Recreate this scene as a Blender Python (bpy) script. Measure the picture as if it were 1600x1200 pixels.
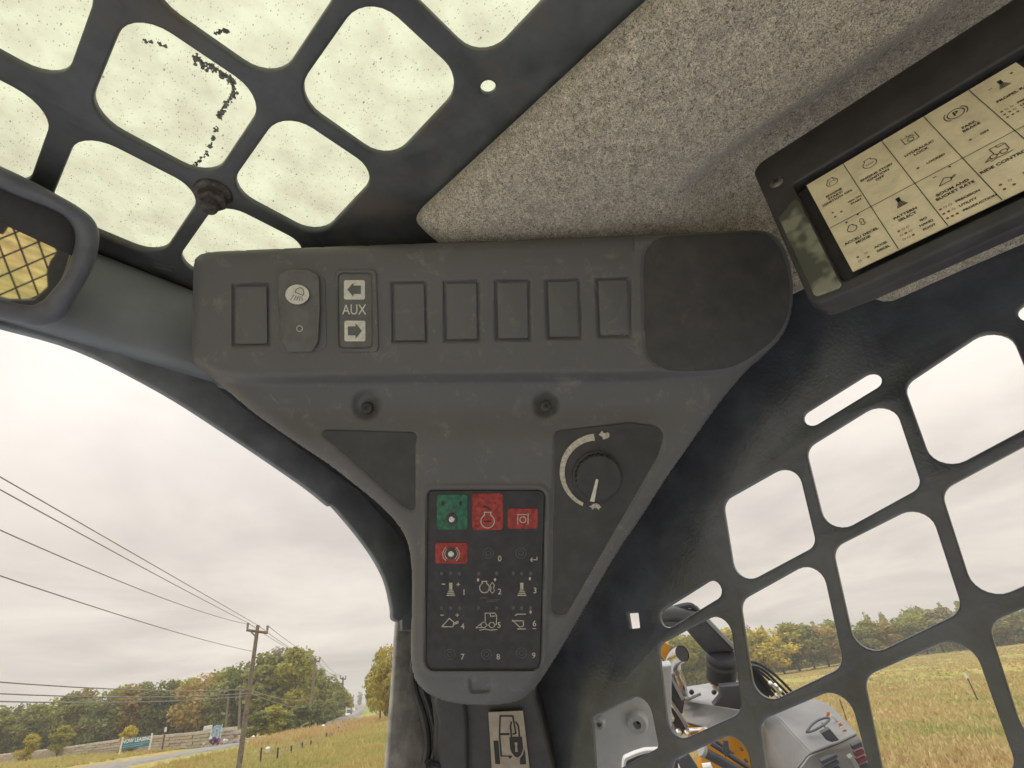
import bpy, bmesh, math, random
import numpy as np
from mathutils import Matrix, Vector
rng = np.random.default_rng(7); random.seed(7)
S = bpy.context.scene
for o in list(bpy.data.objects): bpy.data.objects.remove(o)
COL = S.collection
# ---------------------------------------------------------------- camera, sky, sun, exposure
FPX = 830.0
R = np.array([0.68051193, -0.72640625, -0.09611181]); U = np.array([-0.30392943, -0.39918085, 0.86503269]); F = np.array([0.66673114, 0.55945386, 0.49242356])
cam = bpy.data.cameras.new('camera'); cam.sensor_width = 36; cam.lens = FPX / 1600 * 36; cam.clip_start = .01; cam.clip_end = 6000
camo = bpy.data.objects.new('camera', cam); COL.objects.link(camo); S.camera = camo
camo.matrix_world = Matrix(((R[0], U[0], -F[0], 0), (R[1], U[1], -F[1], 0), (R[2], U[2], -F[2], 0), (0, 0, 0, 1)))
S.view_settings.view_transform = 'Standard'; S.view_settings.look = 'None'; S.view_settings.gamma = 1; S.view_settings.use_curve_mapping = False
S.view_settings.exposure = 0.0
S.cycles.max_bounces = 8; S.cycles.diffuse_bounces = 4; S.cycles.transparent_max_bounces = 12
SUN_EL, SUN_AZ = math.radians(52), math.radians(-25)
W = bpy.data.worlds.new('World'); S.world = W; W.use_nodes = True
nt = W.node_tree; nt.nodes.clear()
def N(tree, typ, **kw):
    n = tree.nodes.new(typ)
    for k, v in kw.items():
        if k in n.inputs: n.inputs[k].default_value = v
        else: setattr(n, k, v)
    return n
sky = N(nt, 'ShaderNodeTexSky', sky_type='NISHITA', sun_disc=False, sun_elevation=SUN_EL, sun_rotation=SUN_AZ, dust_density=4.0)
bg1 = N(nt, 'ShaderNodeBackground', Strength=.05)
nt.links.new(sky.outputs[0], bg1.inputs[0])
tc = N(nt, 'ShaderNodeTexCoord'); sep = N(nt, 'ShaderNodeSeparateXYZ'); nt.links.new(tc.outputs['Generated'], sep.inputs[0])
# overcast luminance: brighter towards the zenith; long streaky cloud bands low down
mz = N(nt, 'ShaderNodeMath', operation='MAXIMUM'); mz.inputs[1].default_value = 0.0; nt.links.new(sep.outputs['Z'], mz.inputs[0])
ramp = N(nt, 'ShaderNodeValToRGB'); nt.links.new(mz.outputs[0], ramp.inputs[0])
cr = ramp.color_ramp; cr.elements[0].position = 0; cr.elements[0].color = (.76, .69, .61, 1); cr.elements[1].position = 1; cr.elements[1].color = (2.3, 2.33, 2.4, 1)
e = cr.elements.new(.12); e.color = (.80, .72, .64, 1); e = cr.elements.new(.30); e.color = (.87, .79, .71, 1); e = cr.elements.new(.55); e.color = (1.08, 1.02, .95, 1)
zz = N(nt, 'ShaderNodeMath', operation='ADD'); zz.inputs[1].default_value = .12; nt.links.new(mz.outputs[0], zz.inputs[0])
dx = N(nt, 'ShaderNodeMath', operation='DIVIDE'); nt.links.new(sep.outputs['X'], dx.inputs[0]); nt.links.new(zz.outputs[0], dx.inputs[1])
dy = N(nt, 'ShaderNodeMath', operation='DIVIDE'); nt.links.new(sep.outputs['Y'], dy.inputs[0]); nt.links.new(zz.outputs[0], dy.inputs[1])
cb = N(nt, 'ShaderNodeCombineXYZ'); nt.links.new(dx.outputs[0], cb.inputs[0]); nt.links.new(dy.outputs[0], cb.inputs[1])
nz = N(nt, 'ShaderNodeTexNoise', Scale=.75, Detail=6.0, Roughness=.55, Distortion=.4); nt.links.new(cb.outputs[0], nz.inputs['Vector'])
cr2 = N(nt, 'ShaderNodeValToRGB'); nt.links.new(nz.outputs['Fac'], cr2.inputs[0])
cr2.color_ramp.elements[0].position = .3; cr2.color_ramp.elements[0].color = (.74, .745, .76, 1); cr2.color_ramp.elements[1].position = .68; cr2.color_ramp.elements[1].color = (1.13, 1.135, 1.14, 1)
mul = N(nt, 'ShaderNodeMixRGB', blend_type='MULTIPLY'); mul.inputs[0].default_value = 1; nt.links.new(ramp.outputs[0], mul.inputs[1]); nt.links.new(cr2.outputs[0], mul.inputs[2])
bg2 = N(nt, 'ShaderNodeBackground', Strength=1.14); nt.links.new(mul.outputs[0], bg2.inputs[0])
mx = N(nt, 'ShaderNodeMixShader'); mx.inputs[0].default_value = .92; nt.links.new(bg1.outputs[0], mx.inputs[1]); nt.links.new(bg2.outputs[0], mx.inputs[2])
wo = N(nt, 'ShaderNodeOutputWorld'); nt.links.new(mx.outputs[0], wo.inputs[0])
sl = bpy.data.lights.new('sun', 'SUN'); sl.energy = 1.3; sl.angle = math.radians(14); sl.color = (1, .95, .86)
so = bpy.data.objects.new('sun', sl); COL.objects.link(so)
sd = Vector((math.sin(SUN_AZ) * math.cos(SUN_EL), math.cos(SUN_AZ) * math.cos(SUN_EL), math.sin(SUN_EL)))
so.rotation_euler = sd.to_track_quat('Z', 'Y').to_euler(); so.location = (0, 0, 60)

# ---------------------------------------------------------------- helpers
def ray(x, y): return F + R * ((x - 800) / FPX) + U * ((600 - y) / FPX)
def onaxis(x, y, ax, v):
    d = ray(x, y); return d * (v / d[ax])
def onplane(x, y, n, p0):
    d = ray(x, y); return d * (np.dot(n, p0) / np.dot(n, d))
def dep(x, y, d): return ray(x, y) * d
def horiz(x, y, D):
    d = ray(x, y); return d * (D / math.hypot(d[0], d[1]))
def ss(a, b, x):
    t = np.clip((np.asarray(x, float) - a) / (b - a), 0, 1); return t * t * (3 - 2 * t)
WM = {}
def tag(o, label=None, cat=None, group=None, kind=None):
    for k, v in (('label', label), ('category', cat), ('group', group), ('kind', kind)):
        if v: o[k] = v
    return o
def thing(name, label, cat, M=None, group=None):
    o = bpy.data.objects.new(name, None); COL.objects.link(o); o.empty_display_size = .05
    M = M or Matrix.Identity(4); o.matrix_world = M; WM[o.name] = M.copy()
    return tag(o, label, cat, group)
def link(name, me, m, parent=None, local=False):
    o = bpy.data.objects.new(name, me); COL.objects.link(o)
    if m is not None and len(me.materials) == 0: me.materials.append(m)
    if parent is not None:
        o.parent = parent
        if not local: o.matrix_parent_inverse = WM.get(parent.name, Matrix.Identity(4)).inverted()
        else: o.matrix_parent_inverse = Matrix.Identity(4)
    return o
def smooth(me, ang=35):
    me.polygons.foreach_set('use_smooth', [True] * len(me.polygons))
    try: me.set_sharp_from_angle(angle=math.radians(ang))
    except Exception: pass
def mesh(name, v, f, sm=None):
    me = bpy.data.meshes.new(name); me.from_pydata([tuple(map(float, p)) for p in v], [], [tuple(map(int, q)) for q in f]); me.update()
    if sm: smooth(me, sm)
    return me
def frame(o, ex, ey):
    ex = np.array(ex, float); ex /= np.linalg.norm(ex); ey = np.array(ey, float); ey -= ex * np.dot(ex, ey); ey /= np.linalg.norm(ey)
    ez = np.cross(ex, ey)
    return Matrix(((ex[0], ey[0], ez[0], o[0]), (ex[1], ey[1], ez[1], o[1]), (ex[2], ey[2], ez[2], o[2]), (0, 0, 0, 1)))
def rc(P, r, n=6):
    """polygon with rounded corners; r one radius or one per corner"""
    P = [np.array(p, float) for p in P]; out = []; k = len(P)
    for i, p in enumerate(P):
        ri = r[i] if hasattr(r, '__len__') else r
        a = P[i - 1] - p; b = P[(i + 1) % k] - p; la, lb = np.linalg.norm(a), np.linalg.norm(b); a /= la; b /= lb
        th = math.acos(max(-1, min(1, float(np.dot(a, b))))); t = min(ri / math.tan(th / 2), la * .49, lb * .49)
        if ri <= 0 or t < 1e-9: out.append(p); continue
        rr = t * math.tan(th / 2); c = p + (a + b) / np.linalg.norm(a + b) * (rr / math.sin(th / 2))
        s, e_ = p + a * t - c, p + b * t - c
        a0 = math.atan2(s[1], s[0]); d = math.atan2(e_[1], e_[0]) - a0; d = (d + math.pi) % (2 * math.pi) - math.pi
        for j in range(n + 1): out.append(c + rr * np.array([math.cos(a0 + d * j / n), math.sin(a0 + d * j / n)]))
    return out
def spline(P, n=6, closed=True):
    P = np.array(P, float); k = len(P); out = []
    for i in range(k if closed else k - 1):
        p0, p1, p2, p3 = (P[(i - 1) % k], P[i], P[(i + 1) % k], P[(i + 2) % k]) if closed else (P[max(i - 1, 0)], P[i], P[i + 1], P[min(i + 2, k - 1)])
        for j in range(n):
            t = j / n; out.append(.5 * ((2 * p1) + (-p0 + p2) * t + (2 * p0 - 5 * p1 + 4 * p2 - p3) * t * t + (-p0 + 3 * p1 - 3 * p2 + p3) * t ** 3))
    if not closed: out.append(P[-1])
    return np.array(out)
def plate_me(loops, th, bev, M, sm=40):
    """filled outline with holes, real thickness and rounded edges, laid in frame M (front face at +th/2)"""
    c = bpy.data.curves.new('outline', 'CURVE'); c.dimensions = '2D'; c.fill_mode = 'BOTH'; c.extrude = max(th / 2 - bev, 0); c.bevel_depth = bev; c.bevel_resolution = 2; c.offset = -bev
    for L in loops:
        s = c.splines.new('POLY'); s.points.add(len(L) - 1); s.use_cyclic_u = True
        for q, p in zip(s.points, L): q.co = (p[0], p[1], 0, 1)
    o = bpy.data.objects.new('outline', c); COL.objects.link(o)
    dg = bpy.context.evaluated_depsgraph_get(); dg.update()
    me = bpy.data.meshes.new_from_object(o.evaluated_get(dg)); bpy.data.objects.remove(o); bpy.data.curves.remove(c)
    me.materials.clear(); me.transform(M); bm = bmesh.new(); bm.from_mesh(me); bmesh.ops.remove_doubles(bm, verts=bm.verts, dist=1e-6); bmesh.ops.recalc_face_normals(bm, faces=bm.faces); bm.to_mesh(me); bm.free()
    smooth(me, sm); return me
def to2(M, P):
    inv = M.inverted(); return [tuple((inv @ Vector(p))[:2]) for p in P]
CAMM = lambda d: frame(F * d, R, U)
def cx(x, y, d): return np.array([(x - 800) / FPX * d, (600 - y) / FPX * d])
def cplate(name, pts, d, th, bev, m, parent, holes=(), r=0, n=6):
    """outline traced in the photograph, given its own distance d and thickness th (front face at d)"""
    L = [cx(*p, d) for p in pts]
    if r is not None and not (np.isscalar(r) and r == 0): L = rc(L, np.array(r) * d / FPX if hasattr(r, '__len__') else r * d / FPX, n)
    H = [[cx(*p, d) for p in h] for h in holes]
    return link(name, plate_me([L] + H, th, bev, CAMM(d + th / 2)), m, parent)
class MB:
    def __init__(s): s.v = []; s.f = []
    def add(s, v, f):
        b = len(s.v); s.v += [tuple(p) for p in v]; s.f += [tuple(i + b for i in q) for q in f]; return s
    def box(s, c, sx, sy, sz, rz=0, M=None):
        v = []
        for dz in (-.5, .5):
            for dx, dy in ((-.5, -.5), (.5, -.5), (.5, .5), (-.5, .5)):
                x, y = dx * sx, dy * sy; v.append((x * math.cos(rz) - y * math.sin(rz) + c[0], x * math.sin(rz) + y * math.cos(rz) + c[1], dz * sz + c[2]))
        if M is not None: v = [tuple(M @ Vector(p)) for p in v]
        return s.add(v, [(3, 2, 1, 0), (4, 5, 6, 7), (0, 1, 5, 4), (1, 2, 6, 5), (2, 3, 7, 6), (3, 0, 4, 7)])
    def tube(s, P, r, n=10, cap=True):
        P = [np.array(p, float) for p in P]; k = len(P); rr = r if hasattr(r, '__len__') else [r] * k
        T = [P[min(i + 1, k - 1)] - P[max(i - 1, 0)] for i in range(k)]; T = [t / (np.linalg.norm(t) + 1e-12) for t in T]
        u = np.cross(T[0], [0, 0, 1]);
        if np.linalg.norm(u) < .1: u = np.cross(T[0], [1, 0, 0])
        u /= np.linalg.norm(u); v = []
        for i in range(k):
            u = u - T[i] * np.dot(u, T[i]); u /= np.linalg.norm(u); w = np.cross(T[i], u)
            for j in range(n):
                a = 2 * math.pi * j / n; v.append(P[i] + rr[i] * (u * math.cos(a) + w * math.sin(a)))
        f = [(i * n + j, i * n + (j + 1) % n, (i + 1) * n + (j + 1) % n, (i + 1) * n + j) for i in range(k - 1) for j in range(n)]
        if cap: f += [tuple(range(n))[::-1], tuple((k - 1) * n + j for j in range(n))]
        return s.add(v, f)
    def lathe(s, prof, M, n=24, cap=True):
        """profile of (radius, height) turned about M's z axis"""
        v = []; k = len(prof)
        for r_, h in prof:
            for j in range(n):
                a = 2 * math.pi * j / n; v.append(tuple(M @ Vector((r_ * math.cos(a), r_ * math.sin(a), h))))
        f = [(i * n + j, i * n + (j + 1) % n, (i + 1) * n + (j + 1) % n, (i + 1) * n + j) for i in range(k - 1) for j in range(n)]
        if cap: f += [tuple(range(n))[::-1], tuple((k - 1) * n + j for j in range(n))]
        return s.add(v, f)
    def build(s, name, m, parent=None, sm=40, local=False): return link(name, mesh(name, s.v, s.f, sm), m, parent, local)
def ribbon(mb, strokes, w, M, th=.0001):
    """flat printed strokes in the plane of frame M"""
    for st in strokes:
        P = [np.array(p, float) for p in st]
        for a, b in zip(P[:-1], P[1:]):
            d = b - a; L = np.linalg.norm(d)
            if L < 1e-9: continue
            d /= L; n = np.array([-d[1], d[0]]) * w / 2; a2, b2 = a - d * w * .3, b + d * w * .3
            mb.add([tuple(M @ Vector((q[0], q[1], th))) for q in (a2 - n, b2 - n, b2 + n, a2 + n)], [(0, 1, 2, 3)])
def fill(mb, poly, M, th=.0001):
    mb.add([tuple(M @ Vector((p[0], p[1], th))) for p in poly], [tuple(range(len(poly)))])
def text_me(s, size, M, al='CENTER', off=0.0, sx=1.0):
    c = bpy.data.curves.new('lettering', 'FONT'); c.body = s; c.size = size; c.align_x = al; c.align_y = 'CENTER'; c.offset = off; c.space_line = .95; c.resolution_u = 3
    o = bpy.data.objects.new('lettering', c); COL.objects.link(o); dg = bpy.context.evaluated_depsgraph_get(); dg.update()
    me = bpy.data.meshes.new_from_object(o.evaluated_get(dg)); bpy.data.objects.remove(o); bpy.data.curves.remove(c)
    me.transform(M @ Matrix.Diagonal((sx, 1, 1, 1))); return me
def join(mes, name):
    v, f = [], []
    for me in mes:
        b = len(v); v += [tuple(x.co) for x in me.vertices]; f += [tuple(i + b for i in p.vertices) for p in me.polygons]; bpy.data.meshes.remove(me)
    return mesh(name, v, f)
def T2(M, x, y, z=0, rot=0): return M @ Matrix.Translation((x, y, z)) @ Matrix.Rotation(rot, 4, 'Z')
def circ(x, y, r, a0=0, a1=360, n=18, ry=None):
    ry = ry or r; return [(x + r * math.cos(math.radians(a0 + (a1 - a0) * i / n)), y + ry * math.sin(math.radians(a0 + (a1 - a0) * i / n))) for i in range(n + 1)]

def mat(name, col, rough=.5, metal=0.0, var=.15, vs=20, bump=0.0, bs=200, spec=.5, col2=None, lo=.35, hi=.65, detail=4, coat=0.0, objrand=0.0, stretch=None, spots=None):
    m = bpy.data.materials.new(name); m.use_nodes = True; t = m.node_tree; b = t.nodes['Principled BSDF']
    b.inputs['Roughness'].default_value = rough; b.inputs['Metallic'].default_value = metal; b.inputs['Specular IOR Level'].default_value = spec; b.inputs['Coat Weight'].default_value = coat
    c = N(t, 'ShaderNodeTexCoord'); vec = c.outputs['Object']
    if stretch:
        mp = N(t, 'ShaderNodeMapping'); mp.inputs['Scale'].default_value = stretch; t.links.new(vec, mp.inputs[0]); vec = mp.outputs[0]
    n = N(t, 'ShaderNodeTexNoise', Scale=vs, Detail=detail, Roughness=.6); t.links.new(vec, n.inputs['Vector'])
    r = N(t, 'ShaderNodeValToRGB'); t.links.new(n.outputs['Fac'], r.inputs[0]); col2 = col2 or tuple(x * (1 + var) for x in col); c1 = col if col2 and var == 0 else tuple(x * (1 - var) for x in col)
    r.color_ramp.elements[0].position = lo; r.color_ramp.elements[0].color = (*c1, 1); r.color_ramp.elements[1].position = hi; r.color_ramp.elements[1].color = (*col2, 1)
    out = r.outputs[0]
    if objrand:
        oi = N(t, 'ShaderNodeObjectInfo'); hs = N(t, 'ShaderNodeHueSaturation'); mr = N(t, 'ShaderNodeMapRange'); mr.inputs[3].default_value = 1 - objrand; mr.inputs[4].default_value = 1 + objrand
        t.links.new(oi.outputs['Random'], mr.inputs[0]); t.links.new(mr.outputs[0], hs.inputs['Value']); t.links.new(out, hs.inputs['Color']); out = hs.outputs[0]
    if spots:                                                  # worn or rusty patches with a shape of their own
        sn = N(t, 'ShaderNodeTexNoise', Scale=spots[1], Detail=11.0, Roughness=.72, Distortion=.5); t.links.new(c.outputs['Object'], sn.inputs['Vector']); sr = N(t, 'ShaderNodeMapRange'); sr.inputs[1].default_value = spots[2]; sr.inputs[2].default_value = spots[2] + .12; sr.inputs[4].default_value = spots[3]; t.links.new(sn.outputs['Fac'], sr.inputs[0])
        sm_ = N(t, 'ShaderNodeMixRGB'); t.links.new(sr.outputs[0], sm_.inputs[0]); t.links.new(out, sm_.inputs[1]); sm_.inputs[2].default_value = (*spots[0], 1); out = sm_.outputs[0]
        rr_ = N(t, 'ShaderNodeMapRange'); rr_.inputs[3].default_value = rough; rr_.inputs[4].default_value = .8; t.links.new(sr.outputs[0], rr_.inputs[0]); t.links.new(rr_.outputs[0], b.inputs['Roughness'])
    t.links.new(out, b.inputs['Base Color'])
    if bump:
        n2 = N(t, 'ShaderNodeTexNoise', Scale=bs, Detail=3.0); t.links.new(c.outputs['Object'], n2.inputs['Vector'])
        bp = N(t, 'ShaderNodeBump', Strength=bump); bp.inputs['Distance'].default_value = .4 / bs; t.links.new(n2.outputs['Fac'], bp.inputs['Height']); t.links.new(bp.outputs[0], b.inputs['Normal'])
    return m
# ---------------------------------------------------------------- cab materials
M_ROOFSTEEL = mat('roof guard paint', (.070, .075, .075), .42, var=.25, vs=30, bump=.15, bs=500, spots=((.115, .09, .07), 16, .54, .75))
M_RUST = mat('rusty bolt steel', (.075, .055, .045), .7, metal=.3, var=.5, vs=160, bump=.4, bs=600, col2=(.13, .12, .11))
M_SIDE = mat('hammered black paint', (.078, .086, .100), .20, var=.25, vs=22, bump=.32, bs=380, spec=.6, spots=((.16, .15, .135), 60, .66, .5))
M_HEAD = mat('grey trim plastic', (.195, .208, .225), .5, var=.12, vs=18, bump=.12, bs=900)
M_ARCH = mat('black trim plastic', (.20, .215, .235), .5, var=.2, vs=30, bump=.12, bs=900)
M_PILL = mat('scuffed grey pillar paint', (.32, .31, .30), .42, var=.2, vs=60, bump=.15, bs=420, col2=(.54, .53, .51), lo=.4, hi=.8, detail=9)
M_DARK = mat('matt charcoal plastic', (.044, .0425, .042), .52, var=.2, vs=60, bump=.25, bs=1100, spots=((.10, .095, .088), 34, .58, .55))
M_SWITCH = mat('switch plastic', (.115, .116, .11), .5, var=.15, vs=70, bump=.1, bs=1600)
M_KEY = mat('membrane keypad', (.024, .0235, .024), .42, var=.35, vs=120, bump=.15, bs=900)
M_RUBBER = mat('rubber seal', (.03, .031, .034), .4, var=.3, vs=120)
M_WHITE = mat('printed white', (.62, .60, .53), .6, var=.12, vs=300)
M_CREAM = mat('printed cream worn', (.50, .46, .38), .6, var=.25, vs=500)
M_FAINT = mat('worn print', (.085, .083, .08), .6, var=.3, vs=500)
M_INK = mat('black ink', (.018, .017, .016), .6, var=.1, vs=300)
M_REDINK = mat('red brown ink', (.26, .09, .055), .6, var=.3, vs=500)
M_BRNINK = mat('brown ink', (.16, .105, .06), .6, var=.3, vs=500)
M_GREEN = mat('green key', (.022, .125, .075), .55, var=.4, vs=260, col2=(.035, .17, .10))
M_RED = mat('red key', (.30, .025, .022), .55, var=.4, vs=260, col2=(.42, .05, .04))
M_STEEL = mat('screw steel', (.2, .19, .18), .4, metal=.8, var=.3, vs=200)
M_BLKSCREW = mat('black screw', (.03, .03, .03), .35, metal=.4, var=.3, vs=200)
M_PAPER = mat('yellowed label card', (.80, .71, .50), .6, var=.12, vs=60, bump=.25, bs=220, detail=7)
M_DECAL = mat('tan sticker', (.33, .285, .225), .55, var=.14, vs=90, bump=.1, bs=300)

def console_mat():
    m = bpy.data.materials.new('dusty console plastic'); m.use_nodes = True; t = m.node_tree; b = t.nodes['Principled BSDF']; b.inputs['Roughness'].default_value = .52
    c = N(t, 'ShaderNodeTexCoord')
    a = N(t, 'ShaderNodeTexNoise', Scale=14.0, Detail=5.0); t.links.new(c.outputs['Object'], a.inputs['Vector'])
    r = N(t, 'ShaderNodeValToRGB'); t.links.new(a.outputs['Fac'], r.inputs[0]); r.color_ramp.elements[0].color = (.094, .0935, .096, 1); r.color_ramp.elements[1].color = (.122, .121, .122, 1)
    d = N(t, 'ShaderNodeTexNoise', Scale=55.0, Detail=12.0, Roughness=.78, Distortion=.6); t.links.new(c.outputs['Object'], d.inputs['Vector'])
    rd = N(t, 'ShaderNodeValToRGB'); t.links.new(d.outputs['Fac'], rd.inputs[0]); rd.color_ramp.elements[0].position = .55; rd.color_ramp.elements[0].color = (0, 0, 0, 1); rd.color_ramp.elements[1].position = .78; rd.color_ramp.elements[1].color = (.8, .8, .8, 1)
    mxx = N(t, 'ShaderNodeMixRGB'); t.links.new(rd.outputs[0], mxx.inputs[0]); t.links.new(r.outputs[0], mxx.inputs[1]); mxx.inputs[2].default_value = (.25, .238, .212, 1)
    # long thin scuffs
    mp = N(t, 'ShaderNodeMapping'); mp.inputs['Scale'].default_value = (60, 420, 90); mp.inputs['Rotation'].default_value = (.3, .5, .7); t.links.new(c.outputs['Object'], mp.inputs[0])
    s = N(t, 'ShaderNodeTexNoise', Scale=1.0, Detail=3.0); t.links.new(mp.outputs[0], s.inputs['Vector'])
    rs = N(t, 'ShaderNodeValToRGB'); t.links.new(s.outputs['Fac'], rs.inputs[0]); rs.color_ramp.elements[0].position = .72; rs.color_ramp.elements[0].color = (0, 0, 0, 1); rs.color_ramp.elements[1].position = .80; rs.color_ramp.elements[1].color = (.5, .5, .5, 1)
    m2 = N(t, 'ShaderNodeMixRGB'); t.links.new(rs.outputs[0], m2.inputs[0]); t.links.new(mxx.outputs[0], m2.inputs[1]); m2.inputs[2].default_value = (.30, .29, .27, 1)
    t.links.new(m2.outputs[0], b.inputs['Base Color'])
    n2 = N(t, 'ShaderNodeTexNoise', Scale=1700.0, Detail=2.0); t.links.new(c.outputs['Object'], n2.inputs['Vector'])
    bp = N(t, 'ShaderNodeBump', Strength=.22); bp.inputs['Distance'].default_value = .0003; t.links.new(n2.outputs['Fac'], bp.inputs['Height']); t.links.new(bp.outputs[0], b.inputs['Normal'])
    return m
M_CONS = console_mat()
def felt_mat():
    m = bpy.data.materials.new('grey wool felt'); m.use_nodes = True; t = m.node_tree; b = t.nodes['Principled BSDF']; b.inputs['Roughness'].default_value = .95; b.inputs['Specular IOR Level'].default_value = .1; b.inputs['Sheen Weight'].default_value = .35; b.inputs['Sheen Roughness'].default_value = .5
    c = N(t, 'ShaderNodeTexCoord')
    a = N(t, 'ShaderNodeTexNoise', Scale=640.0, Detail=6.0, Roughness=.7, Distortion=1.6); t.links.new(c.outputs['Object'], a.inputs['Vector'])
    r = N(t, 'ShaderNodeValToRGB'); t.links.new(a.outputs['Fac'], r.inputs[0]); r.color_ramp.elements[0].position = .38; r.color_ramp.elements[0].color = (.145, .125, .098, 1); r.color_ramp.elements[1].position = .60; r.color_ramp.elements[1].color = (.80, .725, .585, 1)
    a2 = N(t, 'ShaderNodeTexNoise', Scale=130.0, Detail=6.0, Roughness=.7); t.links.new(c.outputs['Object'], a2.inputs['Vector'])
    r2 = N(t, 'ShaderNodeValToRGB'); t.links.new(a2.outputs['Fac'], r2.inputs[0]); r2.color_ramp.elements[0].position = .35; r2.color_ramp.elements[0].color = (.66, .655, .65, 1); r2.color_ramp.elements[1].position = .65; r2.color_ramp.elements[1].color = (1, 1, 1, 1)
    mm = N(t, 'ShaderNodeMixRGB', blend_type='MULTIPLY'); mm.inputs[0].default_value = 1; t.links.new(r.outputs[0], mm.inputs[1]); t.links.new(r2.outputs[0], mm.inputs[2]); t.links.new(mm.outputs[0], b.inputs['Base Color'])
    n2 = N(t, 'ShaderNodeTexNoise', Scale=520.0, Detail=3.0); t.links.new(c.outputs['Object'], n2.inputs['Vector'])
    bp = N(t, 'ShaderNodeBump', Strength=.8); bp.inputs['Distance'].default_value = .0015; t.links.new(n2.outputs['Fac'], bp.inputs['Height']); t.links.new(bp.outputs[0], b.inputs['Normal'])
    return m
M_FELT = felt_mat()
def pane_mat():
    """grimy yellowed polycarbonate: part clear, part milky, speckled with grit and lichen"""
    m = bpy.data.materials.new('grimy polycarbonate'); m.use_nodes = True; t = m.node_tree; t.nodes.clear()
    c = N(t, 'ShaderNodeTexCoord'); mp = N(t, 'ShaderNodeMapping'); mp.inputs['Scale'].default_value = (1, .55, 1); mp.inputs['Rotation'].default_value = (0, 0, .6); t.links.new(c.outputs['Object'], mp.inputs[0])
    def layer(sc, thr, soft, dep_):
        v = N(t, 'ShaderNodeTexVoronoi', Scale=sc, Randomness=1.0); t.links.new(mp.outputs[0], v.inputs['Vector'])
        sepc = N(t, 'ShaderNodeSeparateColor'); t.links.new(v.outputs['Color'], sepc.inputs[0])
        size = N(t, 'ShaderNodeMath', operation='POWER'); t.links.new(sepc.outputs[0], size.inputs[0]); size.inputs[1].default_value = 3.0
        k = N(t, 'ShaderNodeMath', operation='MULTIPLY'); t.links.new(size.outputs[0], k.inputs[0]); k.inputs[1].default_value = thr
        d = N(t, 'ShaderNodeMath', operation='SUBTRACT'); t.links.new(v.outputs['Distance'], d.inputs[0]); t.links.new(k.outputs[0], d.inputs[1])
        r = N(t, 'ShaderNodeMapRange'); t.links.new(d.outputs[0], r.inputs[0]); r.inputs[1].default_value = -soft; r.inputs[2].default_value = soft; r.inputs[3].default_value = dep_; r.inputs[4].default_value = 1
        return r.outputs[0]
    l1 = layer(900.0, .36, .08, .5); l2 = layer(330.0, .20, .04, .40)
    n = N(t, 'ShaderNodeTexNoise', Scale=38.0, Detail=9.0, Roughness=.7); t.links.new(c.outputs['Object'], n.inputs['Vector'])
    r = N(t, 'ShaderNodeValToRGB'); t.links.new(n.outputs['Fac'], r.inputs[0]); r.color_ramp.elements[0].position = .33; r.color_ramp.elements[0].color = (.76, .745, .64, 1); r.color_ramp.elements[1].position = .6; r.color_ramp.elements[1].color = (.90, .92, .785, 1)
    p1 = N(t, 'ShaderNodeMath', operation='MULTIPLY'); t.links.new(l1, p1.inputs[0]); t.links.new(l2, p1.inputs[1])
    mm = N(t, 'ShaderNodeMixRGB', blend_type='MULTIPLY'); mm.inputs[0].default_value = 1; t.links.new(r.outputs[0], mm.inputs[1]); t.links.new(p1.outputs[0], mm.inputs[2])
    sc = N(t, 'ShaderNodeMixRGB', blend_type='MULTIPLY'); sc.inputs[0].default_value = 1; t.links.new(mm.outputs[0], sc.inputs[1]); sc.inputs[2].default_value = (.62, .62, .62, 1)
    tr = N(t, 'ShaderNodeBsdfTransparent'); t.links.new(sc.outputs[0], tr.inputs[0])
    tl = N(t, 'ShaderNodeBsdfTranslucent'); t.links.new(mm.outputs[0], tl.inputs[0])
    ms = N(t, 'ShaderNodeMixShader'); ms.inputs[0].default_value = .5; t.links.new(tr.outputs[0], ms.inputs[1]); t.links.new(tl.outputs[0], ms.inputs[2])
    o = N(t, 'ShaderNodeOutputMaterial'); t.links.new(ms.outputs[0], o.inputs[0]); return m
M_PANE = pane_mat()

# ---------------------------------------------------------------- roof guard: steel plate with a grid of rounded openings
RZ = .35
roof = thing('roof_guard', 'black steel roof guard plate with rounded square openings above the grey console', 'roof guard', Matrix.Translation((0, .1, RZ)))
MR = Matrix.Translation((0, 0, RZ + .005))
cols = [(-.302, -.223), (-.209, -.128), (-.117, -.026), (-.0115, .0665), (.0775, .1545)]
rows = [(-.375, -.288), (-.275, -.188), (-.175, -.088), (-.075, .012), (.024, .1125 + .0115), (.1395, .2265), (.238, .3275), (.3415, .4365)]
holes = []
for i, (x0, x1) in enumerate(cols):
    for (y0, y1) in rows:
        if i == 2: y0, y1 = y0 - .006, y1 - .011
        holes.append(rc([(x0, y0), (x1, y0), (x1, y1), (x0, y1)], .021, 7))
holes.append(circ(.1675, .1325, .0052, n=16)[:-1]); holes.append([(.066, .4445), (.078, .4415), (.0785, .4455), (.0665, .4485)])
link('guard_plate', plate_me([[(-.42, -.45), (.465, -.45), (.465, .4745), (-.42, .4745)]] + holes, .007, .0020, Matrix.Translation((0, 0, RZ + .0035))), M_ROOFSTEEL, roof)
b = MB(); Mb = Matrix.Translation((.0715, .3365, RZ - .001)) @ Matrix.Rotation(math.pi, 4, 'X')
b.lathe([(.0135, -.002), (.0135, .001), (.0125, .0025), (.011, .003)], Mb, 20); bo = b.build('bolt', M_RUST, roof)
b = MB(); b.lathe([(.0098, .002), (.0103, .003), (.0103, .009), (.0088, .011), (.006, .0112)], Mb, 6, False); b.build('hex_nut', M_RUST, bo, sm=25)
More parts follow.
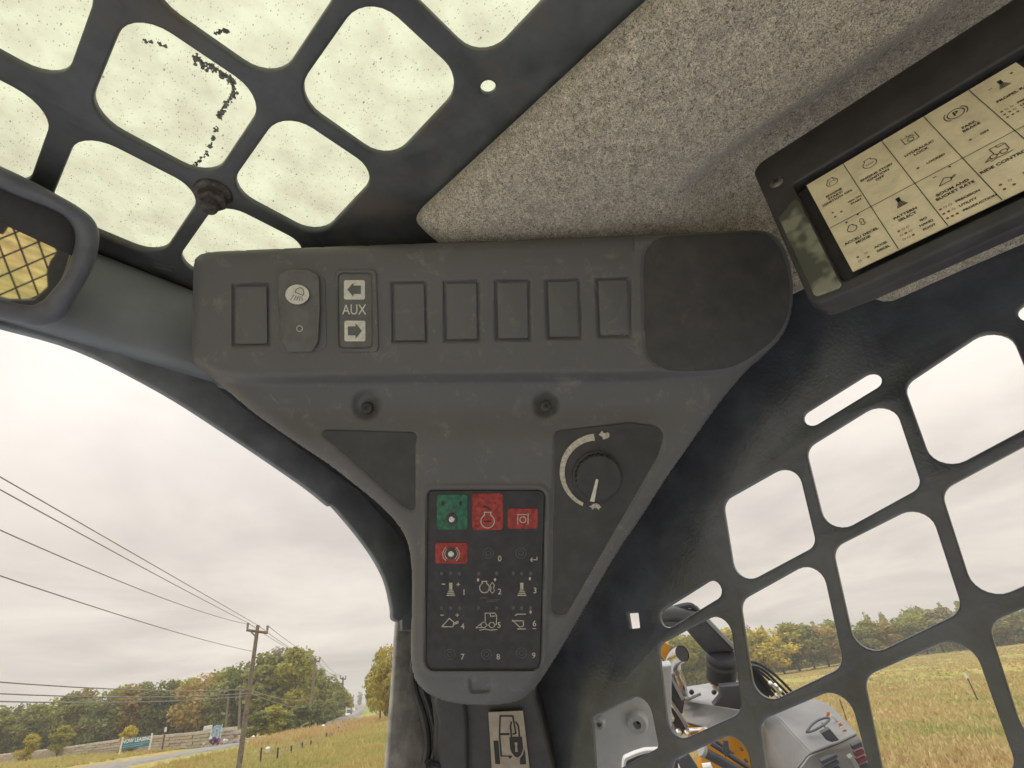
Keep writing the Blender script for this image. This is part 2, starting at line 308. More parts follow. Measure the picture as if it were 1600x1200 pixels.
b = MB(); b.lathe([(.0058, .009), (.0058, .016), (.0050, .0175), (.0, .0175)], Mb, 16, False); b.build('bolt_shank', M_RUST, bo)
# ---------------------------------------------------------------- roof window pane above it, with torn sealant left on it
rw = thing('roof_window', 'grimy yellowed clear plastic roof window lying on the black roof guard', 'roof window', Matrix.Translation((0, .1, RZ + .014)))
b = MB(); b.box((.0, .0, RZ + .016), .86, .92, .005); b.build('pane', M_PANE, rw)
def chips(path, w, n, s0, seed):
    r_ = np.random.default_rng(seed); P = spline(path, 8, False); b = MB()
    for i in range(n):
        p = P[min(int(i / n * len(P)), len(P) - 1)] + r_.normal(0, w, 2); k = r_.integers(5, 8); a0 = r_.uniform(0, 6.3)
        d = onaxis(p[0], p[1], 2, RZ + .0128); s_ = s0 * r_.uniform(.5, 1.5)
        an = a0 + np.sort(r_.uniform(0, 2 * math.pi, k)); top = [(d[0] + s_ * r_.uniform(.45, 1) * math.cos(a), d[1] + s_ * r_.uniform(.45, 1) * math.sin(a)) for a in an]
        z0 = RZ + .0119 + r_.uniform(0, .0004)
        b.add([(x, y, z0) for x, y in top] + [(x, y, z0 + .0011) for x, y in top], [tuple(range(k))[::-1], tuple(range(k, 2 * k))] + [(j, (j + 1) % k, k + (j + 1) % k, k + j) for j in range(k)])
    return b
M_SEAL = mat('old black sealant', (.16, .16, .135), .8, var=.5, vs=400, bump=.5, bs=900)
b = chips([(306, 90), (320, 100), (345, 116), (362, 127)], 2.8, 90, .0013, 1)
b.v += []; b2 = chips([(364, 128), (366, 142), (357, 158), (347, 175), (344, 182)], 2.0, 60, .0013, 2); b.add(b2.v, b2.f)
for pth, n_ in (([(339, 199), (337, 206)], 5), ([(335, 212), (328, 230)], 16), ([(324, 238), (312, 250), (303, 260)], 22), ([(338, 51), (350, 47), (356, 49)], 16), ([(225, 63), (240, 66)], 5), ([(248, 67), (262, 74)], 5), ([(496, 366), (508, 360)], 5)):
    b2 = chips(pth, 1.2, n_, .0012, n_); b.add(b2.v, b2.f)
b.build('sealant_residue', M_SEAL, rw, sm=None)
b = MB(); b.box((.0725, .4455, RZ + .0115), .011, .006, .003, -.25); b.build('retaining_clip', M_WHITE, rw)

# ---------------------------------------------------------------- side window guard (right-hand wall plate)
SX = .47
side = thing('side_window_guard', 'black hammered steel side plate with slanted grid of window openings', 'side guard', Matrix.Translation((SX, .1, -.1)))
MS = frame((SX + .005, 0, 0), (0, -1, 0), (0, 0, 1))    # x runs rearwards, y up, normal into the cab
def sp(*P): return to2(MS, [onaxis(x, y, 0, SX) for x, y in P])
def capsule(a, c_, r):
    (a, c_) = sp(a, c_); a = np.array(a); c_ = np.array(c_); t = math.degrees(math.atan2(*(c_ - a)[::-1])); r_ = r
    return circ(*a, r_, t + 90, t + 270, 8) + circ(*c_, r_, t - 90, t + 90, 8)
cells = [[(1128, 783), (1243, 718), (1275, 852), (1150, 919)], [(1258, 700), (1392, 617), (1440, 760), (1293, 841)], [(1412, 601), (1569, 496), (1634, 652), (1463, 743)],
         [(1027, 1008), (1137.5, 950), (1159, 1113), (1045, 1165)], [(1155, 939), (1280.5, 869), (1318, 1041), (1181, 1107)], [(1300, 856), (1448, 781.5), (1504, 954), (1340, 1034)], [(1470, 766), (1655, 667), (1708, 868), (1528, 946)],
         [(1047, 1190), (1163, 1138), (1192, 1330), (1066, 1375)], [(1186, 1127), (1322, 1069), (1376, 1270), (1212, 1322)], [(1349, 1058), (1513, 986), (1590, 1203), (1396, 1290)], [(1544, 974), (1700, 908), (1790, 1105), (1615, 1196)]]
sh = [rc(sp(*c_), [.012, .0135, .010, .0135] if i < 3 else .0125, 7) for i, c_ in enumerate(cells)]
sh += [capsule((1269, 652), (1361, 595), .0068), capsule((1042, 966), (1113, 922), .0076), capsule((1612, 487), (1700, 430), .0068)]
sh.append(rc(sp((980, 958.5), (996.5, 957.5), (999, 981), (984, 982.5)), .0008, 3))
sh.append(rc(sp((924, 1122), (1011, 1080), (1028.5, 1168), (930, 1222)), [.006, .013, .004, .006], 6))
link('guard_plate', plate_me([[(-.475, -.45), (.45, -.45), (.45, .36), (-.475, .36)]] + sh, .006, .0016, frame((SX + .003, 0, 0), (0, -1, 0), (0, 0, 1))), M_SIDE, side)

# ---------------------------------------------------------------- front frame: header, arch trim and corner pillar
ff = thing('front_frame', 'grey header and curved black corner arch framing the open cab front', 'cab frame', Matrix.Translation((0, .47, 0)))
FY = .47
MFm = frame((0, FY + .003, 0), (1, 0, 0), (0, 0, 1))
def fpt(P, yy=FY): return [(float(q[0]), float(q[2])) for q in (onaxis(x, y, 1, yy) for x, y in P)]
arch_in = fpt(spline([(0, 510), (120, 545), (250, 610), (360, 680), (470, 755), (512, 788), (523, 793), (570, 850), (600, 900), (612, 945), (614, 966), (624, 972)], 5, False))
arch_in = [(-.5, .2635), (-.2, .2635), (-.06, .2632)] + arch_in
arch_out = fpt([(638, 960), (640, 890), (632, 845), (560, 765), (470, 700), (360, 620), (300, 566)])
link('arch_trim', plate_me([rc(arch_in + arch_out + [(-.5, .2735)], 0)], .006, .002, MFm), M_ARCH, ff)
# header: a rounded beam between roof plate and arch, its profile swept along x
prof = [(.470, .3497), (.4585, .3480), (.4545, .3440), (.452, .336), (.4515, .31), (.4535, .285), (.457, .2735), (.461, .2690), (.468, .267), (.476, .267), (.476, .3497)]
xs = np.linspace(-.5, .20, 15); b = MB(); v = [(x, py, pz) for x in xs for py, pz in prof]; k = len(prof)
b.add(v, [(i * k + j, (i + 1) * k + j, (i + 1) * k + (j + 1) % k, i * k + (j + 1) % k) for i in range(14) for j in range(k)] + [tuple(range(k))[::-1], tuple(14 * k + j for j in range(k))])
b.build('header', M_HEAD, ff, sm=50)
# infill of the corner between header and side plate behind the console
link('corner_panel', plate_me([fpt([(280, 535), (335, 605), (450, 700), (540, 765), (612, 845), (628, 890), (632, 985), (700, 985)], FY + .012) + [(.46, -.05), (.46, .349), (.2, .349), (.09, .3)]], .012, .002, frame((0, FY + .022, 0), (1, 0, 0), (0, 0, 1))), M_ARCH, ff)
pil = fpt([(629, 835), (621, 972), (614, 1080), (605, 1200), (598, 1290), (740, 1290), (730, 1120), (700, 1060), (690, 930), (680, 850)], .49)
link('corner_pillar', plate_me([pil], .006, .002, frame((0, .493, 0), (1, 0, 0), (0, 0, 1))), M_PILL, ff)
# rubber seal running down the pillar
P = [onaxis(x, y, 1, .464) for x, y in spline([(647, 1030), (646, 1055), (649, 1080), (659, 1110), (666, 1140), (668, 1170), (664, 1192), (660, 1230), (657, 1300)], 5, False)]
b = MB(); b.tube(P, .0035, 8); b.tube([p + np.array([.006, -.004, .0015]) for p in P], .003, 8); b.build('rubber_seal', M_RUBBER, ff)
b = MB(); b.tube([onaxis(x, y, 1, .45) for x, y in [(662, 1197), (672, 1192), (690, 1196), (705, 1205), (712, 1230)]], .003, 8); b.build('seal_lip', M_RUBBER, ff)

# ---------------------------------------------------------------- lower pillar cover behind the console's foot
pc = thing('pillar_cover', 'dark moulded plastic cover on the corner pillar below the console foot', 'trim panel', CAMM(.47))
cplate('cover_panel', [(668, 1040), (840, 1040), (838, 1090), (868, 1200), (884, 1330), (684, 1330), (676, 1190), (677, 1130)], .482, .05, .004, M_DARK, pc, r=10)
cplate('raised_rib', [(676, 1092), (712, 1084), (726, 1100), (730, 1130), (733, 1330), (690, 1330), (682, 1190), (684, 1130)], .474, .02, .004, M_DARK, pc, r=10)
dec = thing('padlock_decal', 'tan sticker showing a machine outline and a black padlock below the console', 'sticker', CAMM(.478))
DD = .4775
cplate('sticker_sheet', [(763, 1113), (817, 1110.6), (827.5, 1200), (836, 1270), (774, 1270), (768.3, 1200)], DD, .0008, .0001, M_DECAL, dec)
MD = CAMM(DD - .0002); b = MB(); g = lambda P: [cx(p[0] / 10 + 740, p[1] / 10 + 1080, DD) for p in P]
kpx = DD / FPX
ribbon(b, [g([(432, 1005), (405, 680), (415, 385), (612, 385), (660, 655), (615, 665)])], 2.6 * kpx, MD); ribbon(b, [g([(420, 668), (550, 668)])], 3.2 * kpx, MD); ribbon(b, [g([(430, 1010), (600, 1012)])], 1.6 * kpx, MD)
ribbon(b, [g([(592, 480), (575, 540), (583, 620), (588, 705)]), g([(662, 478), (698, 540), (712, 640), (715, 705)])], 2.6 * kpx, MD)
for q in ([(310, 770), (388, 770), (416, 1135), (340, 1135)], [(790, 900), (806, 950), (820, 1140), (725, 1140), (722, 1050), (770, 990)], [(535, 1020), (605, 1018), (568, 1055)]): fill(b, g(q)[::-1], MD)
lock = g([(558, 712), (755, 706), (775, 880), (765, 930), (735, 1000), (690, 1035), (640, 1018), (590, 950), (570, 890)])
fill(b, lock[::-1], MD); b.build('printed_symbol', M_INK, dec, sm=None)
b = MB(); fill(b, g(circ(664, 815, 24, n=14)[:-1]), CAMM(DD - .0005)); fill(b, g([(652, 830), (678, 830), (690, 940), (652, 940)])[::-1], CAMM(DD - .0005)); b.build('keyhole', M_DECAL, dec, sm=None)

# ---------------------------------------------------------------- felt headliner
nx, ny = 120, 150
xs = np.linspace(0, 1, nx); prof = spline([(.203, .352), (.1955, .346), (.1955, .339), (.199, .332), (.208, .3258), (.225, .3208), (.25, .3178), (.29, .3163), (.335, .3172), (.37, .317), (.41, .303), (.438, .272), (.45, .256), (.462, .250), (.469, .256)], 12, False)
ln = np.r_[0, np.cumsum(np.linalg.norm(np.diff(prof, axis=0), axis=1))]; ln /= ln[-1]
px_ = np.interp(xs, ln, prof[:, 0]); pz_ = np.interp(xs, ln, prof[:, 1])
ys = np.r_[np.linspace(-.45, .232, ny - 22), .232 + .024 * np.sin(np.linspace(0, 1, 23)[1:] * math.pi / 2)]
v = []
for y in ys:
    t_ = max(0, (y - .232) / .024); sq = math.sqrt(max(0, 1 - t_ * t_))        # rounded front end
    for x, z in zip(px_, pz_):
        pocket = float(ss(.302, .342, x) * ss(.095, .040, y) * ss(.43, .39, x))
        zz_ = z + .026 * pocket + .0012 * math.sin(x * 61 + y * 23) * ss(.2, .24, x)
        zz_ += float(ss(.40, .455, x)) * (.03 * float(ss(-.005, .03, y)) - .017 * float(ss(.016, -.012, y)))
        xx = .5 + (x - .5) * 1.0 + (1 - sq) * .012 * (x < .30)
        v.append((xx, y, .351 + (zz_ - .351) * sq if zz_ < .351 else zz_))
felt = mesh('felt_headliner', v, [(j * nx + i, j * nx + i + 1, (j + 1) * nx + i + 1, (j + 1) * nx + i) for j in range(ny - 1) for i in range(nx - 1)], 60)
# side skirt back up to the roof so that it is a closed moulding
tag(link('felt_headliner', felt, M_FELT), 'grey speckled wool felt headliner moulded beside the roof openings', 'headliner')
# ---------------------------------------------------------------- legend panel (indicator chart) on the felt
KL = .90
Pc = np.array([.36, .00298, .29629]) * KL; Qc = np.array([.33743, .00298, .20010]) * KL
e2 = Pc - Qc; e2 /= np.linalg.norm(e2); CH = np.linalg.norm(Pc - Qc)
MC = frame(Pc, (0, -1, 0), e2)                            # origin at the card's top corner nearest the console; x rearwards, y up, z to the driver
nC = np.array(MC.col[2][:3])
def lp(P): return to2(MC, [onplane(x, y, nC, Pc) for x, y in P])
M_BEZEL = mat('black bezel plastic', (.045, .044, .046), .5, var=.2, vs=60, bump=.2, bs=1500)
lg = thing('legend_panel', 'black framed indicator chart with tan symbol card on the felt', 'indicator panel', MC)
outer = lp([(1177, 272), (1292, 476), (1345, 452)]); 
xL = lp([(1179, 268)])[0]; xB = lp([(1290, 474)])[0]; bt = lp([(1340, 455), (1600, 345)]); tp = lp([(1240, 210), (1560, 10)])
LX1 = .148
yT = (lp([(1240, 212)])[0][1] + lp([(1600, 2)])[0][1]) / 2; yB = lp([(1300, 470)])[0][1]
xl = lp([(1180, 275)])[0][0]
yBr = lp([(1400, 425)])[0][1]
house = rc([(xl, yT - .001), (xl - .0, yB + .002), (xl + .020, yB), (.004, yBr), (LX1, yBr), (LX1, yT)], [.010, .008, .014, .010, .008, .008])
win = rc([(-.0065, .0062), (-.0065, -CH - .0055), (LX1 - .018, -CH - .0055), (LX1 - .018, .0062)], .003)
MH = MC @ Matrix.Translation((0, 0, -.0030))
link('bezel', plate_me([house, win], .009, .0018, MH), M_BEZEL, lg)
link('housing', plate_me([rc([(xl + .002, yT - .002), (xl + .002, yB + .004), (.004, yBr + .002), (LX1 - .002, yBr + .002), (LX1 - .002, yT - .002)], .008)], .010, .003, MC @ Matrix.Translation((0, 0, -.0125))), M_BEZEL, lg)
# smoky clear lens strip left of the card, reflection painted as mottle
M_LENS = mat('smoky lens with painted reflection', (.12, .13, .105), .2, var=.3, vs=55, col2=(.25, .26, .20), lo=.45, hi=.58, detail=2)
lensP = rc([(xl + .003, -.020), (xl + .0035, yB + .006), (xl + .018, yB + .004), (-.0075, -CH - .004), (-.0075, -.008)], .003)
link('smoky_lens', plate_me([lensP], .0012, .0003, MH @ Matrix.Translation((0, 0, .0050))), M_LENS, lg)
CWm = .1445
card = link('symbol_card', plate_me([[(0, 0), (0, -CH), (.1219 * KL, -CH), (.1219 * KL, 0)]], .0008, .0002, MC @ Matrix.Translation((0, 0, -.0012))), M_PAPER, lg)
MI = MC @ Matrix.Translation((0, 0, -.0006))
cw = .02440 * KL; rh = .0540 * KL
b = MB(); ribbon(b, [[(cw * i + .0005, -.0002), (cw * i + .0005, -CH + .0002)] for i in range(1, 5)] + [[(0.0002, -rh), (.1215 * KL, -rh - .0006)]], .00036, MI)
def at(c_, r_, u, v_): return (cw * (c_ + u) + .0004, -(v_ * rh) if r_ == 0 else -rh - v_ * (CH - rh))
tx = []
def lines(c_, r_, u, v_, L, size, gap, al='CENTER'):
    for i, s in enumerate(L):
        x, y = at(c_, r_, u, v_); tx.append(text_me(s, size, T2(MI, x, y - i * gap, .0001), al, .00007, 1.0))
SZ, GP = .00262, .0030
lines(0, 0, .47, .44, ['ENGINE', 'START/', 'IGNITION ON'], SZ, GP); lines(0, 0, .80, .74, ['IGN ON', 'START'], .0020, .0027)
lines(1, 0, .5, .50, ['ENGINE STOP/', 'IGNITION', 'OFF'], SZ, GP)
lines(2, 0, .5, .50, ['HYDRAULIC', 'LOCK'], SZ, GP); lines(2, 0, .62, .80, ['LOCKED'], .0022, GP)
lines(3, 0, .52, .56, ['PARK', 'BRAKE'], SZ, GP); lines(3, 0, .62, .80, ['ON'], .0022, GP)
lines(4, 0, .53, .46, ['PROPEL RATE'], SZ, GP); lines(4, 0, .40, .64, ['PRECISION', 'UTILITY', 'PRODUCTION'], .0020, .0030, 'LEFT')
lines(0, 1, .5, .46, ['ACCEL/ DECEL', 'MODE'], SZ, GP); lines(0, 1, .76, .78, ['ACCEL', 'DECEL'], .0021, .0034)
lines(1, 1, .5, .45, ['PATTERN', 'SELECT'], SZ, GP); lines(1, 1, .72, .70, ['ISO', 'HAND', 'FOOT'], .0021, .0036)
lines(2, 1, .5, .42, ['BOOM AND', 'BUCKET RATE'], SZ, GP); lines(2, 1, .38, .68, ['PRECISION', 'UTILITY', 'PRODUCTION'], .0021, .0040, 'LEFT')
lines(3, 1, .5, .42, ['RIDE CONTROL'], .0028, GP); lines(3, 1, .78, .76, ['STANDBY', 'ACTIVATED'], .0022, .0038)
def eng(x, y, s):
    c_ = circ(x, y - .08 * s, .42 * s, 118, 422, 20); return [c_ + [(x + .2 * s, y + .48 * s), (x - .2 * s, y + .48 * s), c_[0]]]
def stick(x, y, s): return [[(x + k * s, y + .48 * s), (x + k * s * .8, y + .05 * s)] for k in (-.1, -.04, .02, .08)] + [[(x - (.14 + .055 * i) * s, y - (.04 + .13 * i) * s), (x + (.14 + .055 * i) * s, y - (.04 + .13 * i) * s)] for i in range(4)]
def loader(x, y, s):
    q = lambda P: [(x + a * s, y + b_ * s) for a, b_ in P]
    return [q(circ(-.18, -.22, .15, n=12)), q(circ(.26, -.22, .15, n=12)), q([(-.1, -.05), (-.1, .42), (.42, .42), (.52, .3), (.5, -.2), (.42, -.22)]), q([(.15, .42), (.2, .25), (.45, .27)]), q([(-.02, -.22), (.1, -.22)]), q([(-.32, -.15), (-.6, -.38), (-.3, -.36)]), q([(-.4, -.5), (-.1, -.44), (.2, -.5), (.55, -.46)])]
def bucket(x, y, s): return [[(x - .5 * s, y - .35 * s), (x - .0 * s, y + .22 * s), (x + .32 * s, y - .05 * s), (x + .25 * s, y - .35 * s), (x - .5 * s, y - .35 * s)], [(x + .3 * s, y - .12 * s), (x + .6 * s, y + .02 * s)], [(x + .3 * s, y - .2 * s), (x + .62 * s, y - .08 * s)]]
def A(c_, r_, u, v_, f_, s, w=.00038): ribbon(b, f_(*at(c_, r_, u, v_), s), w, MI)
A(0, 0, .56, .22, eng, .0075); A(1, 0, .5, .27, eng, .0085); x, y = at(1, 0, .5, .29); tx.append(text_me('STOP', .0018, T2(MI, x, y, .0001)))
x, y = at(0, 0, .56, .24); ribbon(b, [circ(x, y, .0017, 200, 40, 8), [(x + .0012, y + .0016), (x + .0021, y + .0003)]], .0003, MI)
x, y = at(2, 0, .5, .24); s = .007; ribbon(b, [[(x - .5 * s, y + .45 * s), (x - .5 * s, y - .5 * s), (x + .5 * s, y - .5 * s), (x + .5 * s, y + .45 * s)], [(x - .4 * s, y + .3 * s), (x + .2 * s, y + .3 * s)], [(x - .1 * s, y + .3 * s), (x - .1 * s, y + .55 * s)], circ(x, y - .18 * s, .22 * s, n=12), circ(x + .12 * s, y + .1 * s, .16 * s, -30, 160, 8)], .00034, MI)
x, y = at(3, 0, .5, .27); ribbon(b, [circ(x, y, .0038, n=20), circ(x, y, .0052, 135, 225, 8), circ(x, y, .0052, -45, 45, 8)], .00045, MI); tx.append(text_me('P', .0052, T2(MI, x, y, .0001), 'CENTER', .00006))
A(4, 0, .5, .22, stick, .0075, .0005); A(1, 1, .55, .2, stick, .0078, .0006); A(2, 1, .5, .22, bucket, .0072); A(3, 1, .5, .2, loader, .0095)
A(0, 1, .42, .22, eng, .0058); x, y = at(0, 1, .68, .2); s = .006; ribbon(b, [[(x, y + .5 * s), (x - .2 * s, y + .2 * s), (x - .08 * s, y), (x - .2 * s, y - .25 * s), (x, y - .5 * s), (x + .2 * s, y - .25 * s), (x + .08 * s, y), (x + .2 * s, y + .2 * s), (x, y + .5 * s)]], .0003, MI)
for c_, r_, u, v_, sgn in ((0, 1, .38, .06, 'd'), (0, 1, .68, .02, 'd'), (2, 1, .38, .08, '-'), (2, 1, .72, .04, 'd'), (4, 0, .28, .2, '-'), (4, 0, .76, .14, 'd')):
    x, y = at(c_, r_, u, v_)
    if sgn == 'd': fill(b, circ(x, y, .0006, n=8)[:-1], MI)
    else: ribbon(b, [[(x - .0007, y), (x + .0007, y)]], .0004, MI)
tag(b.build('printed_symbols', M_INK, card, sm=None), kind='stuff'); tag(link('lettering', join(tx, 'lettering'), M_INK, card), kind='stuff')
br, bd = MB(), MB()
def dots(c_, r_, u, v_, pats, dxx, dyy, bb, rr=.00068):
    x, y = at(c_, r_, u, v_)
    for i, pt in enumerate(pats):
        for j, ch in enumerate(pt):
            q = (x + j * dxx, y - i * dyy)
            if ch == '*': fill(bb, circ(*q, rr, n=10)[:-1], MI)
            elif ch == 'o': ribbon(bb, [circ(*q, rr, n=10)], .0002, MI)
dots(1, 1, .2, .70, ['*oo', 'o*o', 'oo*'], .0021, .0036, br); dots(2, 1, .08, .68, ['*oo', '**o', '***'], .0021, .0040, br); dots(4, 0, .1, .64, ['*oo', '**o', '***'], .0021, .0030, bd, .0006)
dots(3, 1, .16, .76, ['*', '*'], .0032, .0038, br); dots(3, 1, .33, .76, ['o', '*'], .0032, .0038, bd); dots(0, 1, .22, .80, ['*o', 'o*'], .0042, .0034, bd); dots(3, 0, .34, .80, ['*'], .002, .002, bd); dots(2, 0, .24, .80, ['*'], .002, .002, bd); dots(0, 0, .22, .77, ['* ', '  '], .002, .002, br); dots(0, 0, .40, .83, ['*'], .002, .002, bd); dots(0, 0, .22, .86, ['*'], .002, .002, bd)
tag(br.build('red_indicator_marks', M_REDINK, card, sm=None), kind='stuff'); tag(bd.build('brown_indicator_marks', M_BRNINK, card, sm=None), kind='stuff')
def phillips(name, M, r, m, parent):
    b = MB(); n = 20
    b.lathe([(r * 1.0, -.003), (r, .0006), (r * .9, .0014), (r * .55, .002), (r * .30, .0021), (r * .22, .0006), (0, .0004)], M, n, False)
    o = b.build(name, m, parent)
    bb = MB()
    for a in (0, math.pi / 2): bb.box((0, 0, .0019), r * .95, r * .2, .0007, a + .5, M)
    bb.build('cross_slot', M_INK, o, sm=None); return o
sx_, sy_ = lp([(1215, 287)])[0]
phillips('screw', MH @ Matrix.Translation((sx_, sy_, .0040)), .0050, M_STEEL, lg)

# ---------------------------------------------------------------- overhead console
DC = .43
cons = thing('overhead_console', 'grey moulded corner console with rocker switches and throttle dial', 'console', CAMM(DC))
OUT = spline([(303, 412), (308, 401), (320, 395.5), (345, 392.5), (500, 386), (640, 381), (900, 371.5), (1100, 362.5), (1172, 360), (1200, 363), (1220, 378), (1233, 408), (1239.5, 450), (1236, 490), (1223, 523), (1199, 551), (1170, 577), (1140, 610), (1112, 647), (1080, 692), (1042, 746), (1005, 804), (967, 860), (930, 922), (892, 988), (868, 1028), (850, 1056), (836, 1075), (815, 1093), (776, 1101), (718, 1100), (676, 1088), (654, 1070), (645, 1050), (642, 1010), (644, 940), (643, 885), (636, 845), (618, 815), (592, 788), (555, 758), (517, 728), (478, 702), (440, 676), (400, 648), (365, 619), (330, 590), (307, 571), (300.5, 556), (300, 520), (301, 460)], 4)
def sdf(X, Y, P):
    P = np.array(P, float); Q = np.roll(P, -1, 0); best = np.full(X.shape, 1e9); ins = np.zeros(X.shape, bool); nx_ = np.zeros(X.shape); ny_ = np.zeros(X.shape)
    for (ax, ay), (bx, by) in zip(P, Q):
        ex, ey = bx - ax, by - ay; L2 = ex * ex + ey * ey + 1e-12; t = np.clip(((X - ax) * ex + (Y - ay) * ey) / L2, 0, 1); px, py = ax + t * ex, ay + t * ey
        d = (X - px) ** 2 + (Y - py) ** 2; m_ = d < best; best = np.where(m_, d, best); nx_ = np.where(m_, px, nx_); ny_ = np.where(m_, py, ny_)
        cnd = (ay > Y) != (by > Y); xi = ax + (Y - ay) / (by - ay + 1e-12) * ex; ins ^= cnd & (X < xi)
    d = np.sqrt(best); return np.where(ins, -d, d), nx_, ny_
PADR = spline([(1004, 470), (1004, 410), (1012, 384), (1034, 371), (1060, 368), (1120, 364.5), (1175, 362.5), (1200, 368), (1219, 388), (1230, 420), (1235, 456), (1230, 495), (1214, 524), (1192, 545), (1160, 566), (1125, 577), (1060, 580), (1028, 572), (1010, 552), (1006, 520)], 4)
PADL = rc([(494, 672), (651, 676), (650.5, 805), (628, 792)], [6, 9, 14, 20], 5)
PADD = rc([(866, 674), (985, 661), (1042, 668), (1030, 712), (886, 962), (860, 963)], [10, 30, 28, 40, 10, 12], 6)
BL = [[(363.8, 443.8), (420.7, 443.4), (422, 540.4), (363.8, 541.3)], [(611.5, 440), (666.5, 439.4), (668.5, 535), (613, 536)], [(692.7, 439.2), (748.5, 438.4), (750, 533.4), (694, 534)], [(772.6, 438.3), (828, 437.2), (829.5, 531.6), (774.5, 532.6)], [(851.6, 437), (905.5, 435.8), (908.5, 529.4), (855, 530.2)], [(930.5, 434.6), (984, 433.4), (986.5, 526.8), (934.2, 527.8)]]
KEYP = rc([(668, 765), (852, 765), (845, 1047), (664.5, 1047)], [10, 12, 16, 16], 6)
st = 2.5
gx = np.arange(294, 1248, st); gy = np.arange(354, 1108, st); X, Y = np.meshgrid(gx, gy)
D0, NX, NY = sdf(X, Y, OUT)
keep = D0 < st * .72; Xs = np.where(D0 > -st * .18, NX, X); Ys = np.where(D0 > -st * .18, NY, Y)
mm_ = .43 / FPX                                                    # metres per traced pixel at the console
w = np.zeros_like(X)
creaseY = np.interp(Xs, [300, 340, 400, 1000, 1120, 1240], [566, 588, 594, 589, 580, 540])
w += .013 * ss(10, -12, Ys - creaseY)
inn = np.maximum(-D0, 0) * mm_; rad = .0085
w -= np.where(inn < rad, rad - np.sqrt(np.maximum(rad ** 2 - (rad - inn) ** 2, 0)), 0)
w -= .004 * ss(420, 362, Ys) * (Xs < 990)                             # top rolls back a little
w -= .006 * ss(60, 0, np.abs(Ys - creaseY - 46)) * ss(380, 480, Xs) * ss(1120, 980, Xs)   # soft hollow below the switch row
for P, dpt in ((PADR, .0016), (PADL, .0014), (PADD, .0014)):
    d, _, _ = sdf(Xs, Ys, P); w -= dpt * ss(2.5, -1.5, d)
for P in BL:
    d, _, _ = sdf(Xs, Ys, P); w -= .0026 * ss(1.5, -1.5, d)
for (a, c_, rr, dd) in ((573, 632, 27, .0042), (853, 632, 24, .0046)):
    q = np.hypot(Xs - a, Ys - c_); w -= dd * ss(rr, rr * .45, q)
d, _, _ = sdf(Xs, Ys, KEYP); w += .0016 * ss(11, 5, d) - .0030 * ss(2.5, -.5, d)
d, _, _ = sdf(Xs, Ys, rc([(733, 1058), (768, 1057), (767, 1081), (735, 1082)], 5)); w -= .0035 * ss(2, -2, d)
w -= .010 * ss(1052, 1100, Ys) * (Ys > 1050)
depth = DC - w
ux = (Xs - 800) / FPX; uy = (600 - Ys) / FPX
V3 = (F[None, None] + R[None, None] * ux[..., None] + U[None, None] * uy[..., None]) * depth[..., None]
ny_, nx_ = X.shape; idx = -np.ones(X.shape, int); fq = keep[:-1, :-1] & keep[1:, :-1] & keep[:-1, 1:] & keep[1:, 1:]
J, I = np.nonzero(fq); used = np.zeros(X.shape, bool)
for a, c_ in ((0, 0), (1, 0), (0, 1), (1, 1)): used[J + a, I + c_] = True
idx[used] = np.arange(used.sum()); vs = V3[used].tolist()
fs = np.stack([idx[J, I], idx[J + 1, I], idx[J + 1, I + 1], idx[J, I + 1]], 1).tolist()
from collections import Counter
ec = Counter()
for q in fs:
    for a, c_ in zip(q, q[1:] + q[:1]): ec[(a, c_)] += 1
bd_ = [e_ for e_ in ec if (e_[1], e_[0]) not in ec]; bm_ = {}
for e_ in bd_:
    for k in e_:
        if k not in bm_: bm_[k] = len(vs); vs.append((np.array(vs[k]) * 1.0 + F * .055).tolist())
fs += [[c_, a, bm_[a], bm_[c_]] for a, c_ in bd_]
me = bpy.data.meshes.new('console_shell'); me.from_pydata(vs, [], fs); me.update(); smooth(me, 62)
link('console_shell', me, M_CONS, cons)
DU = DC - .013                                                      # depth of the raised switch row
for P in BL:
    c_ = np.mean(P, 0); Q = [tuple(c_ + (np.array(p) - c_) * np.array([.85, .92])) for p in P]
    cplate('blank_cover', Q, DU + .0004, .004, .0006, M_CONS, cons, r=2, n=3)
cplate('recessed_pad', [tuple(p) for p in PADR], DU + .0015, .002, .0003, M_DARK, cons)
cplate('recessed_pad', [tuple(p) for p in PADL], DC + .0013, .002, .0003, M_DARK, cons)
dialpad = cplate('dial_pad', [tuple(p) for p in PADD], DC + .0013, .002, .0003, M_DARK, cons)
for a, c_ in ((573, 637), (853, 634)): phillips('screw', frame(dep(a, c_, DC + .0058), R, U), .0048, M_DARK, cons)
# light rocker switch: convex cap in a rounded frame
def rocker(pts, d0, bulge, rk=14):
    P = rc(pts, rk, 6); xs_ = [p[0] for p in P]; ys_ = [p[1] for p in P]; x0, x1, y0, y1 = min(xs_), max(xs_), min(ys_), max(ys_); c_ = np.mean(P, 0); b = MB(); n = len(P); rings = [(1.0, -.004), (1.0, .0), (.985, .0012), (.95, .0020), (.75, None), (.45, None), (.15, None)]; v = []
    for s_, h in rings:
        for p in P:
            q = c_ + (np.array(p) - c_) * s_; t_ = (q[1] - y0) / (y1 - y0); hh = (.0022 + bulge * (abs(t_ - .5) * 2) ** 1.6 - bulge * .8) if h is None else h
            if h is not None and h > 0: hh = h + max(0, bulge * (abs(t_ - .5) * 2) ** 1.6 - bulge * .8)
            v.append(dep(q[0], q[1], d0 - hh))
    f = [(i * n + (j + 1) % n, i * n + j, (i + 1) * n + j, (i + 1) * n + (j + 1) % n) for i in range(len(rings) - 1) for j in range(n)] + [tuple((len(rings) - 1) * n + j for j in range(n))[::-1]]
    return b.add(v, f)
rp = [(434, 428), (450, 421), (480, 421), (499, 430), (501, 480), (498, 535), (489, 550), (449, 550), (440, 536), (434, 480)]
